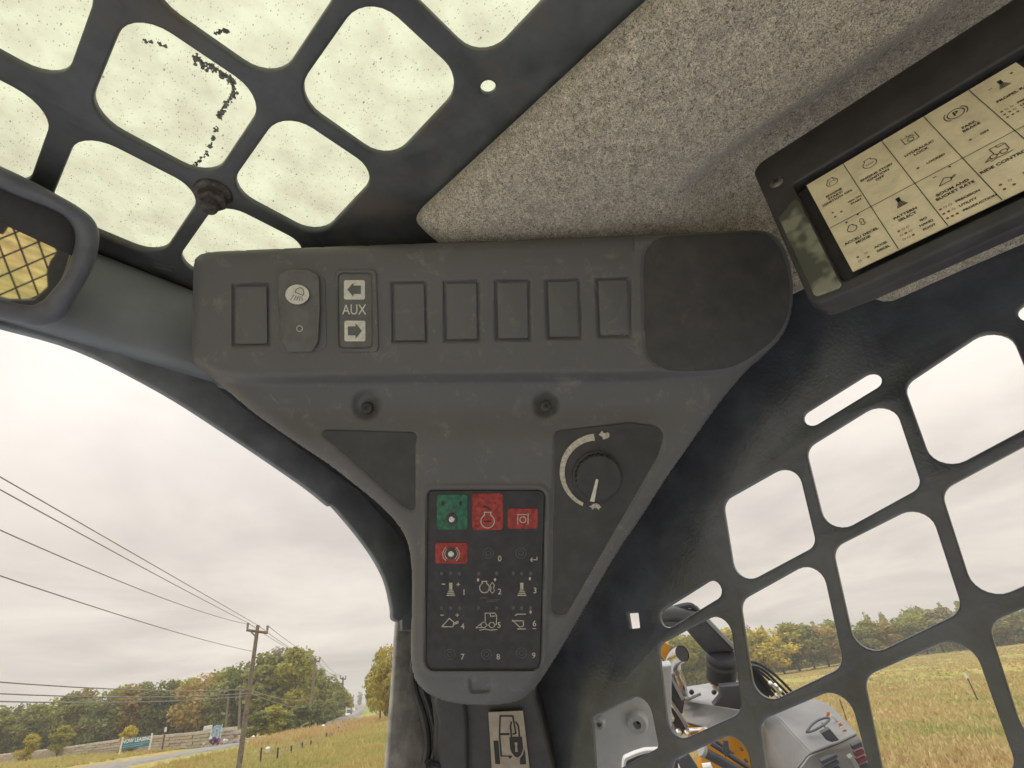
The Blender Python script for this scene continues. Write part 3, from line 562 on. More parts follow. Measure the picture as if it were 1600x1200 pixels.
cplate('switch_surround', [(432, 426), (508, 432), (511, 545), (436, 553)], DU - .0008, .003, .0010, M_CONS, cons, r=10)
rk = rocker(rp, DU - .0022, .0024, 8).build('light_switch', M_SWITCH, cons, sm=50)
DS = DU - .0050
cplate('lamp_sticker', circ(464.3, 460, 18.6, n=28, ry=15.5)[:-1], DS, .0006, .0001, M_WHITE, rk)
MB_ = CAMM(DS - .0001); b = MB(); kx = DS / FPX; g = lambda P: [cx(x / 8 + 420, y / 8 + 410, DS) for x, y in P]
ribbon(b, [g([(330, 375), (428, 412), (440, 380), (432, 340), (400, 316), (365, 325), (335, 352), (330, 375)])] + [g(q) for q in ([(318, 405), (272, 470)], [(345, 415), (315, 475)], [(370, 420), (350, 475)], [(395, 425), (385, 475)], [(415, 430), (420, 478)])], .95 * kx, MB_); b.build('lamp_symbol', M_INK, rk, sm=None)
b = MB(); ribbon(b, [g(circ(375, 825, 36, n=20))], 1.3 * kx, CAMM(DS + .0016)); b.build('off_symbol', M_WHITE, rk, sm=None)
# AUX switch
cplate('switch_surround', [(522.5, 420.5), (588, 420.5), (592, 550), (526, 550.5)], DU - .0016, .004, .0012, M_CONS, cons, holes=[rc([(528, 426), (581.5, 426), (582.5, 543.5), (529, 544)], 8)], r=9)
aux = cplate('aux_switch', [(528.6, 426.6), (581, 426.6), (582, 543), (529.6, 543.4)], DU - .0004, .003, .0008, M_SWITCH, cons, r=8)
for (x0, y0, x1, y1, arr) in ((537.4, 437.6, 570, 468, [(542.5, 452.5), (552.5, 441.5), (552.5, 446.2), (564, 446.2), (564, 459.3), (552.5, 459.3), (552.5, 464)]), (538, 501, 570.8, 533.3, [(565.5, 517), (555.5, 529.5), (555.5, 524), (543.5, 524), (543.5, 510), (555.5, 510), (555.5, 504.5)])):
    cplate('arrow_sticker', [(x0, y0), (x1, y0), (x1, y1), (x0, y1)], DU - .0008, .0006, .0001, M_WHITE, aux, r=3)
    b = MB(); q = [cx(*p, DU - .0009) for p in arr]; fill(b, q[::-1], CAMM(DU - .0009)); b.build('arrow_symbol', M_SWITCH, aux, sm=None)
p = cx(553.5, 484.5, DU - .0007); link('lettering', text_me('AUX', 22.5 * DU / FPX, T2(CAMM(DU - .0007), p[0], p[1]), 'CENTER', .00003, .80), M_WHITE, aux)
# throttle dial: ridged knob, tapered scale, hare and tortoise
DD2 = DC + .0002
b = MB(); Mk = frame(dep(934, 744, DD2), R, U); n = 56; v = []; kr = 37 * DD2 / FPX
for rr, h, tooth in ((1.08, -.001, 0), (1.08, .0010, 0), (1.02, .0014, .0), (1.0, .0020, .06), (.985, .0065, .06), (.93, .0074, .05), (.88, .0077, 0), (.5, .0078, 0), (.01, .0078, 0)):
    for j in range(n): a = 2 * math.pi * j / n; r_ = kr * (rr - (tooth if j % 2 else 0)); v.append(tuple(Mk @ Vector((r_ * math.cos(a), r_ * math.sin(a), h))))
b.add(v, [(i * n + j, i * n + (j + 1) % n, (i + 1) * n + (j + 1) % n, (i + 1) * n + j) for i in range(8) for j in range(n)])
knob = b.build('throttle_dial', M_SWITCH.copy(), cons, sm=25); km = knob.data.materials[0]; km.name = 'dial plastic'
for nd in km.node_tree.nodes:
    if nd.type == 'VALTORGB': nd.color_ramp.elements[0].color = (.028, .028, .029, 1); nd.color_ramp.elements[1].color = (.045, .044, .043, 1)
cplate('pointer', [(931.3, 748.5), (935.2, 749.5), (928.8, 784.5), (922, 783.2)], DD2 - .0082, .0010, .0002, M_WHITE, knob)
cxx, cyy = 933.5, 736.5; outA = [(cxx + 59 * math.cos(a), cyy - 59 * math.sin(a)) for a in np.radians(np.linspace(95.5, 247, 26))]; inA = [(cxx + r_ * math.cos(a), cyy - r_ * math.sin(a)) for a, r_ in zip(np.radians(np.linspace(94.5, 246, 26)), np.linspace(48, 53.6, 26))]
cplate('speed_scale', outA + inA[::-1], DC + .0001, .0006, .0001, M_CREAM, dialpad)
hare = [(935.5, 679.5), (938.5, 675.5), (941, 673), (943, 675.5), (941.8, 677), (946, 676.5), (950, 675.4), (952.2, 677.5), (952, 682.5), (949.5, 684.6), (946, 685.4), (944.5, 687), (941.5, 685.8), (941.8, 683.3), (938.5, 681.2)]
tort = [(920, 791.3), (923.5, 790.2), (927.2, 787), (932, 786.2), (936.2, 788.2), (938, 791), (940, 792.6), (937, 793.4), (936.4, 796), (933.8, 796), (933.4, 793.8), (928, 793.6), (927, 796), (924.6, 795.6), (924.6, 793.4)]
cplate('hare_symbol', hare, DC + .0001, .0006, .00005, M_CREAM, dialpad); cplate('tortoise_symbol', tort, DC + .0001, .0006, .00005, M_CREAM, dialpad)
# ---------------------------------------------------------------- keypad let into the console
DK = DC - .0004
kp = thing('membrane_keypad', 'dark numbered keypad with one green and three red keys under the console', 'keypad', CAMM(DK))
cplate('keypad_body', [(668.5, 766), (851.5, 766), (844.5, 1046.5), (665, 1046.5)], DK, .006, .0012, M_KEY, kp, r=[9, 11, 15, 15])
DKs = DK - .0001
def key(x0, y0, x1, y1, m, r_=5):
    return cplate('colour_key', [(x0, y0), (x1, y0), (x1, y1), (x0, y1)], DK - .0008, .0014, .0004, m, kp, r=r_)
kg = key(682.5, 772.6, 730.7, 827.8, M_GREEN); k1 = key(737.7, 771, 786, 828.4, M_RED); k2 = key(793, 794.4, 840.6, 826.4, M_RED, 4); k3 = key(680, 848, 730.7, 880.8, M_RED, 4)
MK = CAMM(DKs); MK2 = CAMM(DK - .0009); kk = DK / FPX
def P2(x, y): return cx(x, y, DK)
def put(fn, x, y, s, wd, m, name, parent, M=MK):
    b = MB(); p = P2(x, y); ribbon(b, fn(p[0], p[1], s * kk), wd * kk, M); return b.build(name, m, parent, sm=None)
M_CHROME = mat('worn bare dome', (.55, .53, .48), .25, metal=.9, var=.3, vs=600)
for k_, x, y in ((kg, 706, 811), (k3, 705, 865)):
    b = MB(); b.lathe([(9.5 * kk, 0), (9 * kk, .0005), (5.5 * kk, .0007)], frame(dep(x, y, DK - .0008), R, U), 18, True); b.build('worn_ring', M_DARK, k_)
    b = MB(); b.lathe([(5 * kk, .0003), (4.6 * kk, .0011), (2.6 * kk, .0016), (0, .0017)], frame(dep(x, y, DK - .0008), R, U), 14, False); b.build('worn_dome', M_CHROME, k_)
put(lambda x, y, s: [[(x - .2 * s, y + .1 * s), (x - .2 * s, y + .5 * s), (x + .2 * s, y + .5 * s), (x + .2 * s, y + .1 * s)]], 706, 808, 22, 1.6, M_FAINT, 'start_symbol', kg, MK2)
for x in (692, 720): b = MB(); fill(b, [P2(*q) for q in circ(x, 786, 2.2, n=8, ry=4.2)[:-1]], MK2); b.build('indicator_window', M_INK, kg, sm=None)
put(eng, 762, 812, 25, 1.6, M_CREAM, 'engine_stop_symbol', k1, MK2)
b = MB(); p = P2(762, 814); ribbon(b, [[(p[0] - 5 * kk, p[1]), (p[0] + 5 * kk, p[1])]], 2.2 * kk, MK2); fill(b, [P2(*q) for q in [(753, 791), (770, 797), (764, 793), (757, 789)]][::-1], MK2); b.build('worn_mark', M_INK, k1, sm=None)
put(lambda x, y, s: [[(x - .5 * s, y - .5 * s), (x - .5 * s, y + .45 * s)], [(x + .5 * s, y - .5 * s), (x + .5 * s, y + .5 * s)], [(x - .5 * s, y + .4 * s), (x + .35 * s, y + .4 * s)], circ(x, y - .1 * s, .3 * s, n=12)], 817, 810, 16, 1.3, M_CREAM, 'hydraulic_lock_symbol', k2, MK2)
put(lambda x, y, s: [circ(x, y, .36 * s, 130, 230, 8), circ(x, y, .36 * s, -50, 50, 8), circ(x, y, .48 * s, 130, 230, 8), circ(x, y, .48 * s, -50, 50, 8)], 705, 865, 27, 1.2, M_CREAM, 'park_brake_symbol', k3, MK2)
def dig(s, x, y, m=M_CREAM, h=12.5): p = P2(x, y); link('digit', text_me(s, h * kk, T2(MK, p[0], p[1]), 'CENTER', .00006, .95), m, kp)
for s, x, y in (('0', 780.8, 873), ('1', 725, 925.5), ('2', 780.8, 924.7), ('3', 836, 923), ('4', 723, 978.8), ('5', 780, 977), ('6', 835, 974.6), ('7', 722.7, 1026.5), ('8', 778.5, 1026.5), ('9', 834, 1024.5)): dig(s, x, y)
put(lambda x, y, s: [[(x + .5 * s, y + .35 * s), (x + .5 * s, y - .1 * s), (x - .5 * s, y - .1 * s), (x - .25 * s, y + .2 * s)], [(x - .5 * s, y - .1 * s), (x - .25 * s, y - .4 * s)]], 834, 873.5, 10, 1.3, M_CREAM, 'enter_symbol', kp)
put(stick, 704.5, 921, 21, 1.5, M_CREAM, 'joystick_symbol', kp); put(stick, 815.5, 921, 21, 1.5, M_CREAM, 'joystick_symbol', kp)
put(eng, 757, 917, 18, 1.6, M_CREAM, 'engine_symbol', kp); put(lambda x, y, s: [[(x, y + .5 * s), (x - .2 * s, y + .25 * s), (x - .1 * s, y), (x - .2 * s, y - .25 * s), (x, y - .5 * s), (x + .2 * s, y - .25 * s), (x + .1 * s, y), (x + .2 * s, y + .25 * s), (x, y + .5 * s)]], 769.3, 918.5, 17, 1.1, M_CREAM, 'adjust_symbol', kp)
put(bucket, 702, 971, 23, 1.4, M_CREAM, 'bucket_symbol', kp); put(loader, 761, 970, 29, 1.2, M_CREAM, 'loader_symbol', kp)
put(lambda x, y, s: [[(x - .5 * s, y + .05 * s), (x + .25 * s, y + .05 * s), (x + .25 * s, y - .3 * s), (x, y - .38 * s), (x - .5 * s, y + .1 * s)], [(x - .2 * s, y + .5 * s), (x + .4 * s, y + .5 * s)], [(x - .15 * s, y - .5 * s), (x + .4 * s, y - .5 * s)], [(x - .3 * s, y + .42 * s), (x - .15 * s, y + .5 * s)]], 812, 971, 23, 1.4, M_CREAM, 'bucket_level_symbol', kp)
b = MB()
for x, y, t_ in ((693, 912.5, '-'), (716, 913, '+'), (691, 961, '-'), (714.5, 961, '+'), (747, 906, 'd'), (773.5, 905.5, 'd'), (828, 904, 'd'), (829, 956, 'd'), (835, 982, '-')):
    p = P2(x, y)
    if t_ == 'd': fill(b, [P2(*q) for q in circ(x, y, 1.8, n=8, ry=2.8)[:-1]], MK)
    else: ribbon(b, [[(p[0] - 2.4 * kk, p[1]), (p[0] + 2.4 * kk, p[1])]] + ([[(p[0], p[1] - 2.4 * kk), (p[0], p[1] + 2.4 * kk)]] if t_ == '+' else []), 1.3 * kk, MK)
tag(b.build('plus_and_minus_marks', M_CREAM, kp, sm=None), kind='stuff')
b = MB()
for x, y in ((763, 864), (814, 864), (703, 1022), (760, 1022), (815, 1020)):
    p = P2(x, y); ribbon(b, [circ(p[0], p[1], 8 * kk, n=14), circ(p[0], p[1], 4 * kk, n=10)], 1.4 * kk, MK)
for x in (690, 704, 718, 748, 776, 802, 815, 829):
    for y in (896, 950): fill(b, [P2(*q) for q in circ(x, y, 2.6, n=8, ry=3.4)[:-1]], MK)
for y, x0, x1 in ((934.5, 749, 763), (937.5, 762, 780), (940, 760, 778)): ribbon(b, [[P2(x0, y), P2(x1, y - 1)]], 1.5 * kk, MK)
tag(b.build('faint_worn_symbols', M_FAINT, kp, sm=None), kind='stuff')

# ---------------------------------------------------------------- rear-view mirror at the top left
DM = .37
M_MIRF = mat('mirror frame plastic', (.115, .12, .14), .45, var=.15, vs=60, bump=.1, bs=1200)
mir = thing('rear_view_mirror', 'black framed cab mirror reflecting diamond mesh and yellow grass', 'mirror', CAMM(DM))
mo = [(x / 4.285, 240 + y / 4.285) for x, y in [(-700, -230), (0, 80), (220, 185), (370, 265), (520, 350), (620, 430), (660, 510), (665, 600), (640, 720), (580, 850), (500, 980), (430, 1090), (340, 1140), (240, 1155), (120, 1135), (0, 1105), (-500, 980), (-900, 600)]]
mi = [(x / 4.285, 240 + y / 4.285) for x, y in [(-600, -60), (0, 225), (150, 290), (350, 370), (450, 430), (500, 510), (505, 600), (480, 700), (430, 820), (350, 920), (280, 990), (200, 1018), (100, 1003), (0, 975), (-450, 850), (-760, 520)]]
mo, mi = spline(mo, 5), spline(mi, 5)
pmr = dep(50, 400, DM); nmr = -pmr / np.linalg.norm(pmr); exm = np.cross(np.array([0, 0, 1.0]), nmr); MM = frame(pmr, exm, np.cross(nmr, exm))     # frame faces the driver's head
def facing(P, off=0.0): return to2(MM, [onplane(p[0], p[1], nmr, pmr + nmr * off) for p in P])
link('mirror_frame', plate_me([facing(mo), facing(mi)], .020, .006, MM @ Matrix.Translation((0, 0, -.006))), M_MIRF, mir)
link('mirror_back', plate_me([facing(mo + (np.mean(mo, 0) - mo) * .06)], .012, .004, MM @ Matrix.Translation((0, 0, -.020))), M_DARK, mir)
b = MB(); b.tube([dep(-60, 300, DM + .02), dep(-60, 240, DM + .05), onaxis(-40, 180, 2, RZ)], .006, 10); b.build('mirror_arm', M_DARK, mir)
M_MIR = mat('mirror silver', (.80, .80, .78), .02, metal=1.0, var=.02, vs=50)
# glass tilted so that it shows the rear window behind the driver
vray = ray(40, 420); vray = vray / np.linalg.norm(vray); tgt = np.array([.05, -.97, -.235]); tgt /= np.linalg.norm(tgt); nm = tgt - vray; nm /= np.linalg.norm(nm)
if np.dot(nm, vray) > 0: nm = -nm
pm0 = dep(40, 420, DM + .006)
gl = [onplane(p[0], p[1], nm, pm0) for p in mi + (np.mean(mi, 0) - mi) * -.03]
glass = mesh('mirror_glass', list(gl) + [g_ - nm * .0015 for g_ in gl], [tuple(range(len(gl))), tuple(range(len(gl), 2 * len(gl)))[::-1]] + [(i, i + len(gl), (i + 1) % len(gl) + len(gl), (i + 1) % len(gl)) for i in range(len(gl))])
link('mirror_glass', glass, M_MIR, mir)
def refl(x, y, yy):
    d = ray(x, y); p = onplane(x, y, nm, pm0); r_ = d - 2 * nm * np.dot(d, nm); return p + r_ * ((yy - p[1]) / r_[1])
# ---------------------------------------------------------------- rear wall and mesh behind the driver (seen in the mirror)
YW = -.62
wz = lambda P: [(float(q[0]), float(q[2])) for q in (refl(x / 4.285, 240 + y / 4.285, YW) for x, y in P)]
op = wz([(110, 418), (200, 460), (270, 515), (335, 575), (382, 665), (335, 730), (312, 800), (318, 900), (230, 985), (60, 985), (-120, 940), (-260, 800), (-200, 640), (-60, 520), (20, 545)])
rear = thing('rear_wall', 'black rear cab wall with window seen reflected in the mirror', 'cab wall', Matrix.Translation((0, YW, 0)))
MRW = frame((0, YW - .01, 0), (-1, 0, 0), (0, 0, 1))
cz = np.mean(op, 0); x0, x1 = min(p[0] for p in op), max(p[0] for p in op); z0, z1 = min(p[1] for p in op), max(p[1] for p in op)
opx = [(-p[0], p[1]) for p in op]
link('wall_panel', plate_me([[(-x1 - .2, z0 - .18), (-x0 + .2, z0 - .18), (-x0 + .2, z1 + .16), (-x1 - .2, z1 + .16)], opx], .02, .003, MRW), M_DARK, rear)
b = MB(); dxm, dzm = .040, .058
wx0, wx1, wz0, wz1 = x0 - .03, x1 + .03, z0 - .03, z1 + .03
for k in range(-30, 60):
    for sg in (1, -1):
        # line x = c + sg*(dx/dz)*z clipped to the window rectangle
        c0 = wx0 + k * dxm; sl_ = sg * dxm / dzm; pts_ = []
        for z in np.linspace(wz0, wz1, 40):
            x = c0 + sl_ * (z - wz0)
            if wx0 <= x <= wx1: pts_.append(np.array([x, YW - .03 + sg * .001, z]))
        if len(pts_) > 1: b.tube([pts_[0], pts_[-1]], .0020, 5)
b.build('diamond_mesh', M_DARK, rear)
print('rear opening', np.round(op, 2).tolist())
# ---------------------------------------------------------------- terrain
def tz(x, y):
    x = np.asarray(x, float); y = np.asarray(y, float); D = np.hypot(x, y); th = np.degrees(np.arctan2(x, y))
    zl = -2.0 + .45 * ss(14, 42, D) + .15 * ss(70, 110, D)
    dr = 1.9 - 1.5 * ss(58, 80, th)
    zr = -2.0 - dr * ss(45, 150, D) + dr * ss(200, 420, D)
    k = ss(44, 56, th) * (1 - ss(100, 130, th))
    return zl * (1 - k) + zr * k + .10 * np.sin(x * .13 + 1) * np.cos(y * .11) * ss(8, 30, D) - 2.4 * ss(95, 170, D) * ss(420, 260, D) * ss(30, 33, th) * ss(40, 37, th) + .04 * np.sin(x * .6) * np.sin(y * .53 + 2) * ss(6, 20, D)
def ground(x, y, lo=3, hi=1500):
    d = ray(x, y); h = math.hypot(d[0], d[1]); last = None
    for D in np.geomspace(lo, hi, 900):
        p = d * (D / h)
        if p[2] < float(tz(p[0], p[1])): return p * 1.0
    return d * (hi / h)
def onterr(p): return np.array([p[0], p[1], float(tz(p[0], p[1]))])
M_GRASS = mat('dry autumn grass', (.185, .125, .042), .9, var=0, vs=.55, col2=(.20, .175, .05), bump=.8, bs=6, spec=.1, detail=9, lo=.38, hi=.62)
def grass_ground():
    m = bpy.data.materials.new('autumn field'); m.use_nodes = True; t = m.node_tree; b = t.nodes['Principled BSDF']; b.inputs['Roughness'].default_value = .95; b.inputs['Specular IOR Level'].default_value = .1
    c = N(t, 'ShaderNodeTexCoord')
    def nr(sc, p0, c0, p1, c1, det=6):
        n = N(t, 'ShaderNodeTexNoise', Scale=sc, Detail=det, Roughness=.65); t.links.new(c.outputs['Object'], n.inputs['Vector']); r = N(t, 'ShaderNodeValToRGB'); t.links.new(n.outputs['Fac'], r.inputs[0])
        r.color_ramp.elements[0].position = p0; r.color_ramp.elements[0].color = (*c0, 1); r.color_ramp.elements[1].position = p1; r.color_ramp.elements[1].color = (*c1, 1); return r.outputs[0]
    a = nr(.09, .42, (.50, .37, .16), .60, (.37, .38, .125)); d = nr(2.6, .32, (.50, .48, .42), .68, (1.15, 1.1, 1.0), 9)
    m1 = N(t, 'ShaderNodeMixRGB', blend_type='MULTIPLY'); m1.inputs[0].default_value = 1; t.links.new(a, m1.inputs[1]); t.links.new(d, m1.inputs[2])
    s = nr(.33, .60, (0, 0, 0), .72, (.8, .8, .8)); m2 = N(t, 'ShaderNodeMixRGB'); t.links.new(s, m2.inputs[0]); t.links.new(m1.outputs[0], m2.inputs[1]); m2.inputs[2].default_value = (.52, .42, .27, 1)
    g = nr(.21, .57, (0, 0, 0), .66, (.7, .7, .7)); m3 = N(t, 'ShaderNodeMixRGB'); t.links.new(g, m3.inputs[0]); t.links.new(m2.outputs[0], m3.inputs[1]); m3.inputs[2].default_value = (.20, .235, .075, 1)
    t.links.new(m3.outputs[0], b.inputs['Base Color'])
    n2 = N(t, 'ShaderNodeTexNoise', Scale=7.0, Detail=6.0); t.links.new(c.outputs['Object'], n2.inputs['Vector']); bp = N(t, 'ShaderNodeBump', Strength=.7); bp.inputs['Distance'].default_value = .12; t.links.new(n2.outputs['Fac'], bp.inputs['Height']); t.links.new(bp.outputs[0], b.inputs['Normal'])
    return m
M_FIELD = grass_ground()
th_ = np.radians(np.r_[np.arange(-180, -6, 6), np.arange(-6, 100, .6), np.arange(100, 180, 6)]); rad_ = np.r_[.5, np.geomspace(2, 260, 90), np.geomspace(300, 1500, 9)]
v = [(r_ * math.sin(a), r_ * math.cos(a), float(z)) for r_ in rad_ for a, z in zip(th_, tz(r_ * np.sin(th_), r_ * np.cos(th_)))]; n = len(th_)
f = [(i * n + j, i * n + (j + 1) % n, (i + 1) * n + (j + 1) % n, (i + 1) * n + j) for i in range(len(rad_) - 1) for j in range(n)] + [tuple(range(n))]
gm = mesh('ground', v, f, 80); bmx = bmesh.new(); bmx.from_mesh(gm); bmesh.ops.recalc_face_normals(bmx, faces=bmx.faces); bmx.to_mesh(gm); bmx.free(); smooth(gm, 80)
tag(link('ground', gm, M_FIELD), 'autumn field of dry yellow and green grass', None, None, 'structure')
# unseen pale pad added under the machines to bounce neutral light into the cab
M_BOUNCE = mat('pale bounce stone', (.40, .40, .405), .95, var=.25, vs=40, bump=.6, bs=60, spec=.2)
b = MB(); rr_ = [0, 2, 4, 5.5, 6.6]; n = 48; v = [(0.4, 0, float(tz(.4, 0)) + .02)]; f = []
for r_ in rr_[1:]:
    for j in range(n):
        a = 2 * math.pi * j / n; q = r_ * (1 + .05 * math.sin(5 * a) + .03 * math.sin(11 * a + 1)); x_, y_ = .4 + q * math.cos(a), q * math.sin(a); v.append((x_, y_, float(tz(x_, y_)) + .02))
f = [(0, 1 + j, 1 + (j + 1) % n) for j in range(n)] + [(1 + i * n + j, 1 + (i + 1) * n + j, 1 + (i + 1) * n + (j + 1) % n, 1 + i * n + (j + 1) % n) for i in range(3) for j in range(n)]
b.add(v, f); tag(b.build('added_bounce_pad', M_BOUNCE, None, 60), 'pale bounce stone added unseen under the machines to brighten the cab', None, None, 'structure')
# ---------------------------------------------------------------- road on the left
M_ROAD = mat('pale worn asphalt', (.24, .22, .19), .9, var=.2, vs=3, bump=.2, bs=30)
cl = [ground(*p) for p in ((60, 1222), (170, 1198), (260, 1183), (340, 1168.5), (420, 1154), (500, 1139.5), (536, 1127))]
far = [horiz(548, 1119, 135), horiz(560, 1111, 165), horiz(567, 1106.5, 200), horiz(560, 1103.5, 250), horiz(552, 1101.5, 330)]
cl = spline(np.array(cl + far), 8, False); b = MB(); v = []
for i, p in enumerate(cl):
    t_ = cl[min(i + 1, len(cl) - 1)] - cl[max(i - 1, 0)]; t_[2] = 0; t_ /= np.linalg.norm(t_); nn = np.array([t_[1], -t_[0], 0]); D = math.hypot(p[0], p[1]); wd = 1.9 if D < 100 else max(1.2, 1.9 - (D - 100) * .02)
    for s_ in (-1.25, -1, 0, 1, 1.25):
        q = p + nn * wd * s_; v.append((q[0], q[1], max(float(tz(q[0], q[1])) + .05, p[2] + .02 if D > 125 else -99) - (.45 if abs(s_) > 1.1 else 0)))
b.add(v, [(i * 5 + j, i * 5 + j + 1, (i + 1) * 5 + j + 1, (i + 1) * 5 + j) for i in range(len(cl) - 1) for j in range(4)])
tag(b.build('road', M_ROAD, None, 60), 'pale two lane country road curving away past the wood', None, None, 'structure')
# verge climbing beside the far road bend
M_VERGE = mat('mown green verge', (.24, .30, .08), .95, var=.25, vs=1.5, spec=.1, bump=.5, bs=8)
vg = [horiz(556, 1130, 62), horiz(575, 1130, 60), horiz(606, 1131, 60), horiz(632, 1131, 60), horiz(632, 1100, 200), horiz(580, 1101, 220), horiz(572, 1103, 210), horiz(571, 1107, 180), horiz(564, 1116, 120)]
b = MB(); b.add([tuple(p - np.array([0, 0, .02])) for p in vg] + [(p[0], p[1], p[2] - 3) for p in vg], [tuple(range(len(vg)))[::-1]] + [(i, (i + 1) % len(vg), (i + 1) % len(vg) + len(vg), i + len(vg)) for i in range(len(vg))])
tag(b.build('verge', M_VERGE, None, None), 'mown green verge climbing beside the road bend', None, None, 'structure')

# ---------------------------------------------------------------- grass tufts
def tufts(n, th0, th1, d0, d1, col, name, label, hgt, seed, skip=None):
    r_ = np.random.default_rng(seed); th = np.radians(r_.uniform(th0, th1, n)); D = d0 * (d1 / d0) ** (r_.uniform(0, 1, n) ** .85); x, y = D * np.sin(th), D * np.cos(th)
    dens = np.sin(x * .21 + 1.3) * np.cos(y * .17) + np.sin(x * .07 + y * .05) + r_.normal(0, .7, n); k = dens > -.5
    if skip is not None: k &= ~skip(x, y)
    x, y, D = x[k], y[k], D[k]; n = len(x); z = tz(x, y); V = []; nb = 4
    for j in range(nb):
        a = r_.uniform(0, 6.28, n); h = hgt * r_.uniform(.5, 1.25, n); wd = .018 * D ** .42 * r_.uniform(.7, 1.3, n) + .006; ox, oy = r_.normal(0, .12, n), r_.normal(0, .12, n); lx, ly = r_.normal(0, .3, n) * h, r_.normal(0, .3, n) * h
        bx, by = x + ox, y + oy
        V.append(np.stack([np.stack([bx - wd * np.cos(a), by - wd * np.sin(a), z - .02], 1), np.stack([bx + wd * np.cos(a), by + wd * np.sin(a), z - .02], 1), np.stack([bx + lx + wd * .3 * np.cos(a), by + ly, z + h], 1)], 1))
    V = np.concatenate(V).reshape(-1, 3); me = bpy.data.meshes.new(name); me.vertices.add(len(V)); me.vertices.foreach_set('co', V.ravel()); k = len(V) // 3
    me.loops.add(k * 3); me.loops.foreach_set('vertex_index', np.arange(k * 3)); me.polygons.add(k); me.polygons.foreach_set('loop_start', np.arange(k) * 3); me.polygons.foreach_set('loop_total', np.full(k, 3)); me.update(calc_edges=True); me.validate()
    tag(link(name, me, col), label, None, None, 'stuff')
def leafmat(name, ramp_, trans=.25, patch=0):
    m = bpy.data.materials.new(name); m.use_nodes = True; t = m.node_tree; b = t.nodes['Principled BSDF']; b.inputs['Roughness'].default_value = .8; b.inputs['Specular IOR Level'].default_value = .15
    g = N(t, 'ShaderNodeNewGeometry'); r = N(t, 'ShaderNodeValToRGB'); els = r.color_ramp.elements
    for i, c_ in enumerate(ramp_):
        e_ = els[i] if i < 2 else els.new(.5); e_.position = i / (len(ramp_) - 1) if i != 1 or len(ramp_) == 2 else 1; e_.color = (*c_, 1)
    if len(ramp_) == 3: els[0].color = (*ramp_[0], 1); els[1].position = .5; els[1].color = (*ramp_[1], 1); els[2].position = 1; els[2].color = (*ramp_[2], 1)
    if patch:
        c = N(t, 'ShaderNodeTexCoord'); pn = N(t, 'ShaderNodeTexNoise', Scale=patch, Detail=5.0, Roughness=.6); t.links.new(c.outputs['Object'], pn.inputs['Vector']); mxr = N(t, 'ShaderNodeMapRange'); mxr.inputs[1].default_value = .35; mxr.inputs[2].default_value = .65; t.links.new(pn.outputs['Fac'], mxr.inputs[0])
        av = N(t, 'ShaderNodeMath', operation='MULTIPLY_ADD'); t.links.new(g.outputs['Random Per Island'], av.inputs[0]); av.inputs[1].default_value = .35; sc_ = N(t, 'ShaderNodeMath', operation='MULTIPLY'); sc_.inputs[1].default_value = .65; t.links.new(mxr.outputs[0], sc_.inputs[0]); t.links.new(sc_.outputs[0], av.inputs[2]); t.links.new(av.outputs[0], r.inputs[0])
    else: t.links.new(g.outputs['Random Per Island'], r.inputs[0])
    oi = N(t, 'ShaderNodeObjectInfo'); hs = N(t, 'ShaderNodeHueSaturation'); mr = N(t, 'ShaderNodeMapRange'); mr.inputs[3].default_value = .8; mr.inputs[4].default_value = 1.2; t.links.new(oi.outputs['Random'], mr.inputs[0]); t.links.new(mr.outputs[0], hs.inputs['Value']); t.links.new(r.outputs[0], hs.inputs['Color'])
    t.links.new(hs.outputs[0], b.inputs['Base Color'])
    tl = N(t, 'ShaderNodeBsdfTranslucent'); t.links.new(hs.outputs[0], tl.inputs[0]); ms = N(t, 'ShaderNodeMixShader'); ms.inputs[0].default_value = trans; t.links.new(b.outputs[0], ms.inputs[1]); t.links.new(tl.outputs[0], ms.inputs[2]); t.links.new(ms.outputs[0], t.nodes['Material Output'].inputs[0])
    return m
M_TUFT = leafmat('dry stems', [(.49, .37, .14), (.57, .49, .19), (.37, .39, .11)], .3, .35); M_TUFT3 = leafmat('pale field stems', [(.42, .30, .15), (.50, .40, .20), (.30, .33, .11)], .25, .30); M_TUFT2 = leafmat('red brown stems', [(.46, .31, .14), (.52, .41, .19)], .3)
cl2 = cl[:, :2]
def nearroad(x, y):
    d = np.full(x.shape, 1e9)
    for p in cl2: d = np.minimum(d, np.hypot(x - p[0], y - p[1]))
    return d < 5.0
tufts(26000, 4, 43, 9, 90, M_TUFT, 'meadow_grass', 'tall dry yellow meadow grass left of the pillar', .20, 3, nearroad)
tufts(34000, 52, 92, 7, 150, M_TUFT3, 'field_grass', 'tall dry yellow field grass behind the side window guard', .13, 4)
p1, p2 = ground(475, 1153), ground(545, 1133)
def offstrip(x, y):
    a = p2[:2] - p1[:2]; L = np.linalg.norm(a); a /= L; s_ = (x - p1[0]) * a[0] + (y - p1[1]) * a[1]; d = np.abs((x - p1[0]) * -a[1] + (y - p1[1]) * a[0]); return (s_ < -4) | (s_ > L + 12) | (d > 3.2)
tufts(15000, 24, 36, 25, 120, M_TUFT2, 'fence_line_weeds', 'rust brown weeds along the wire fence', .35, 5, offstrip)

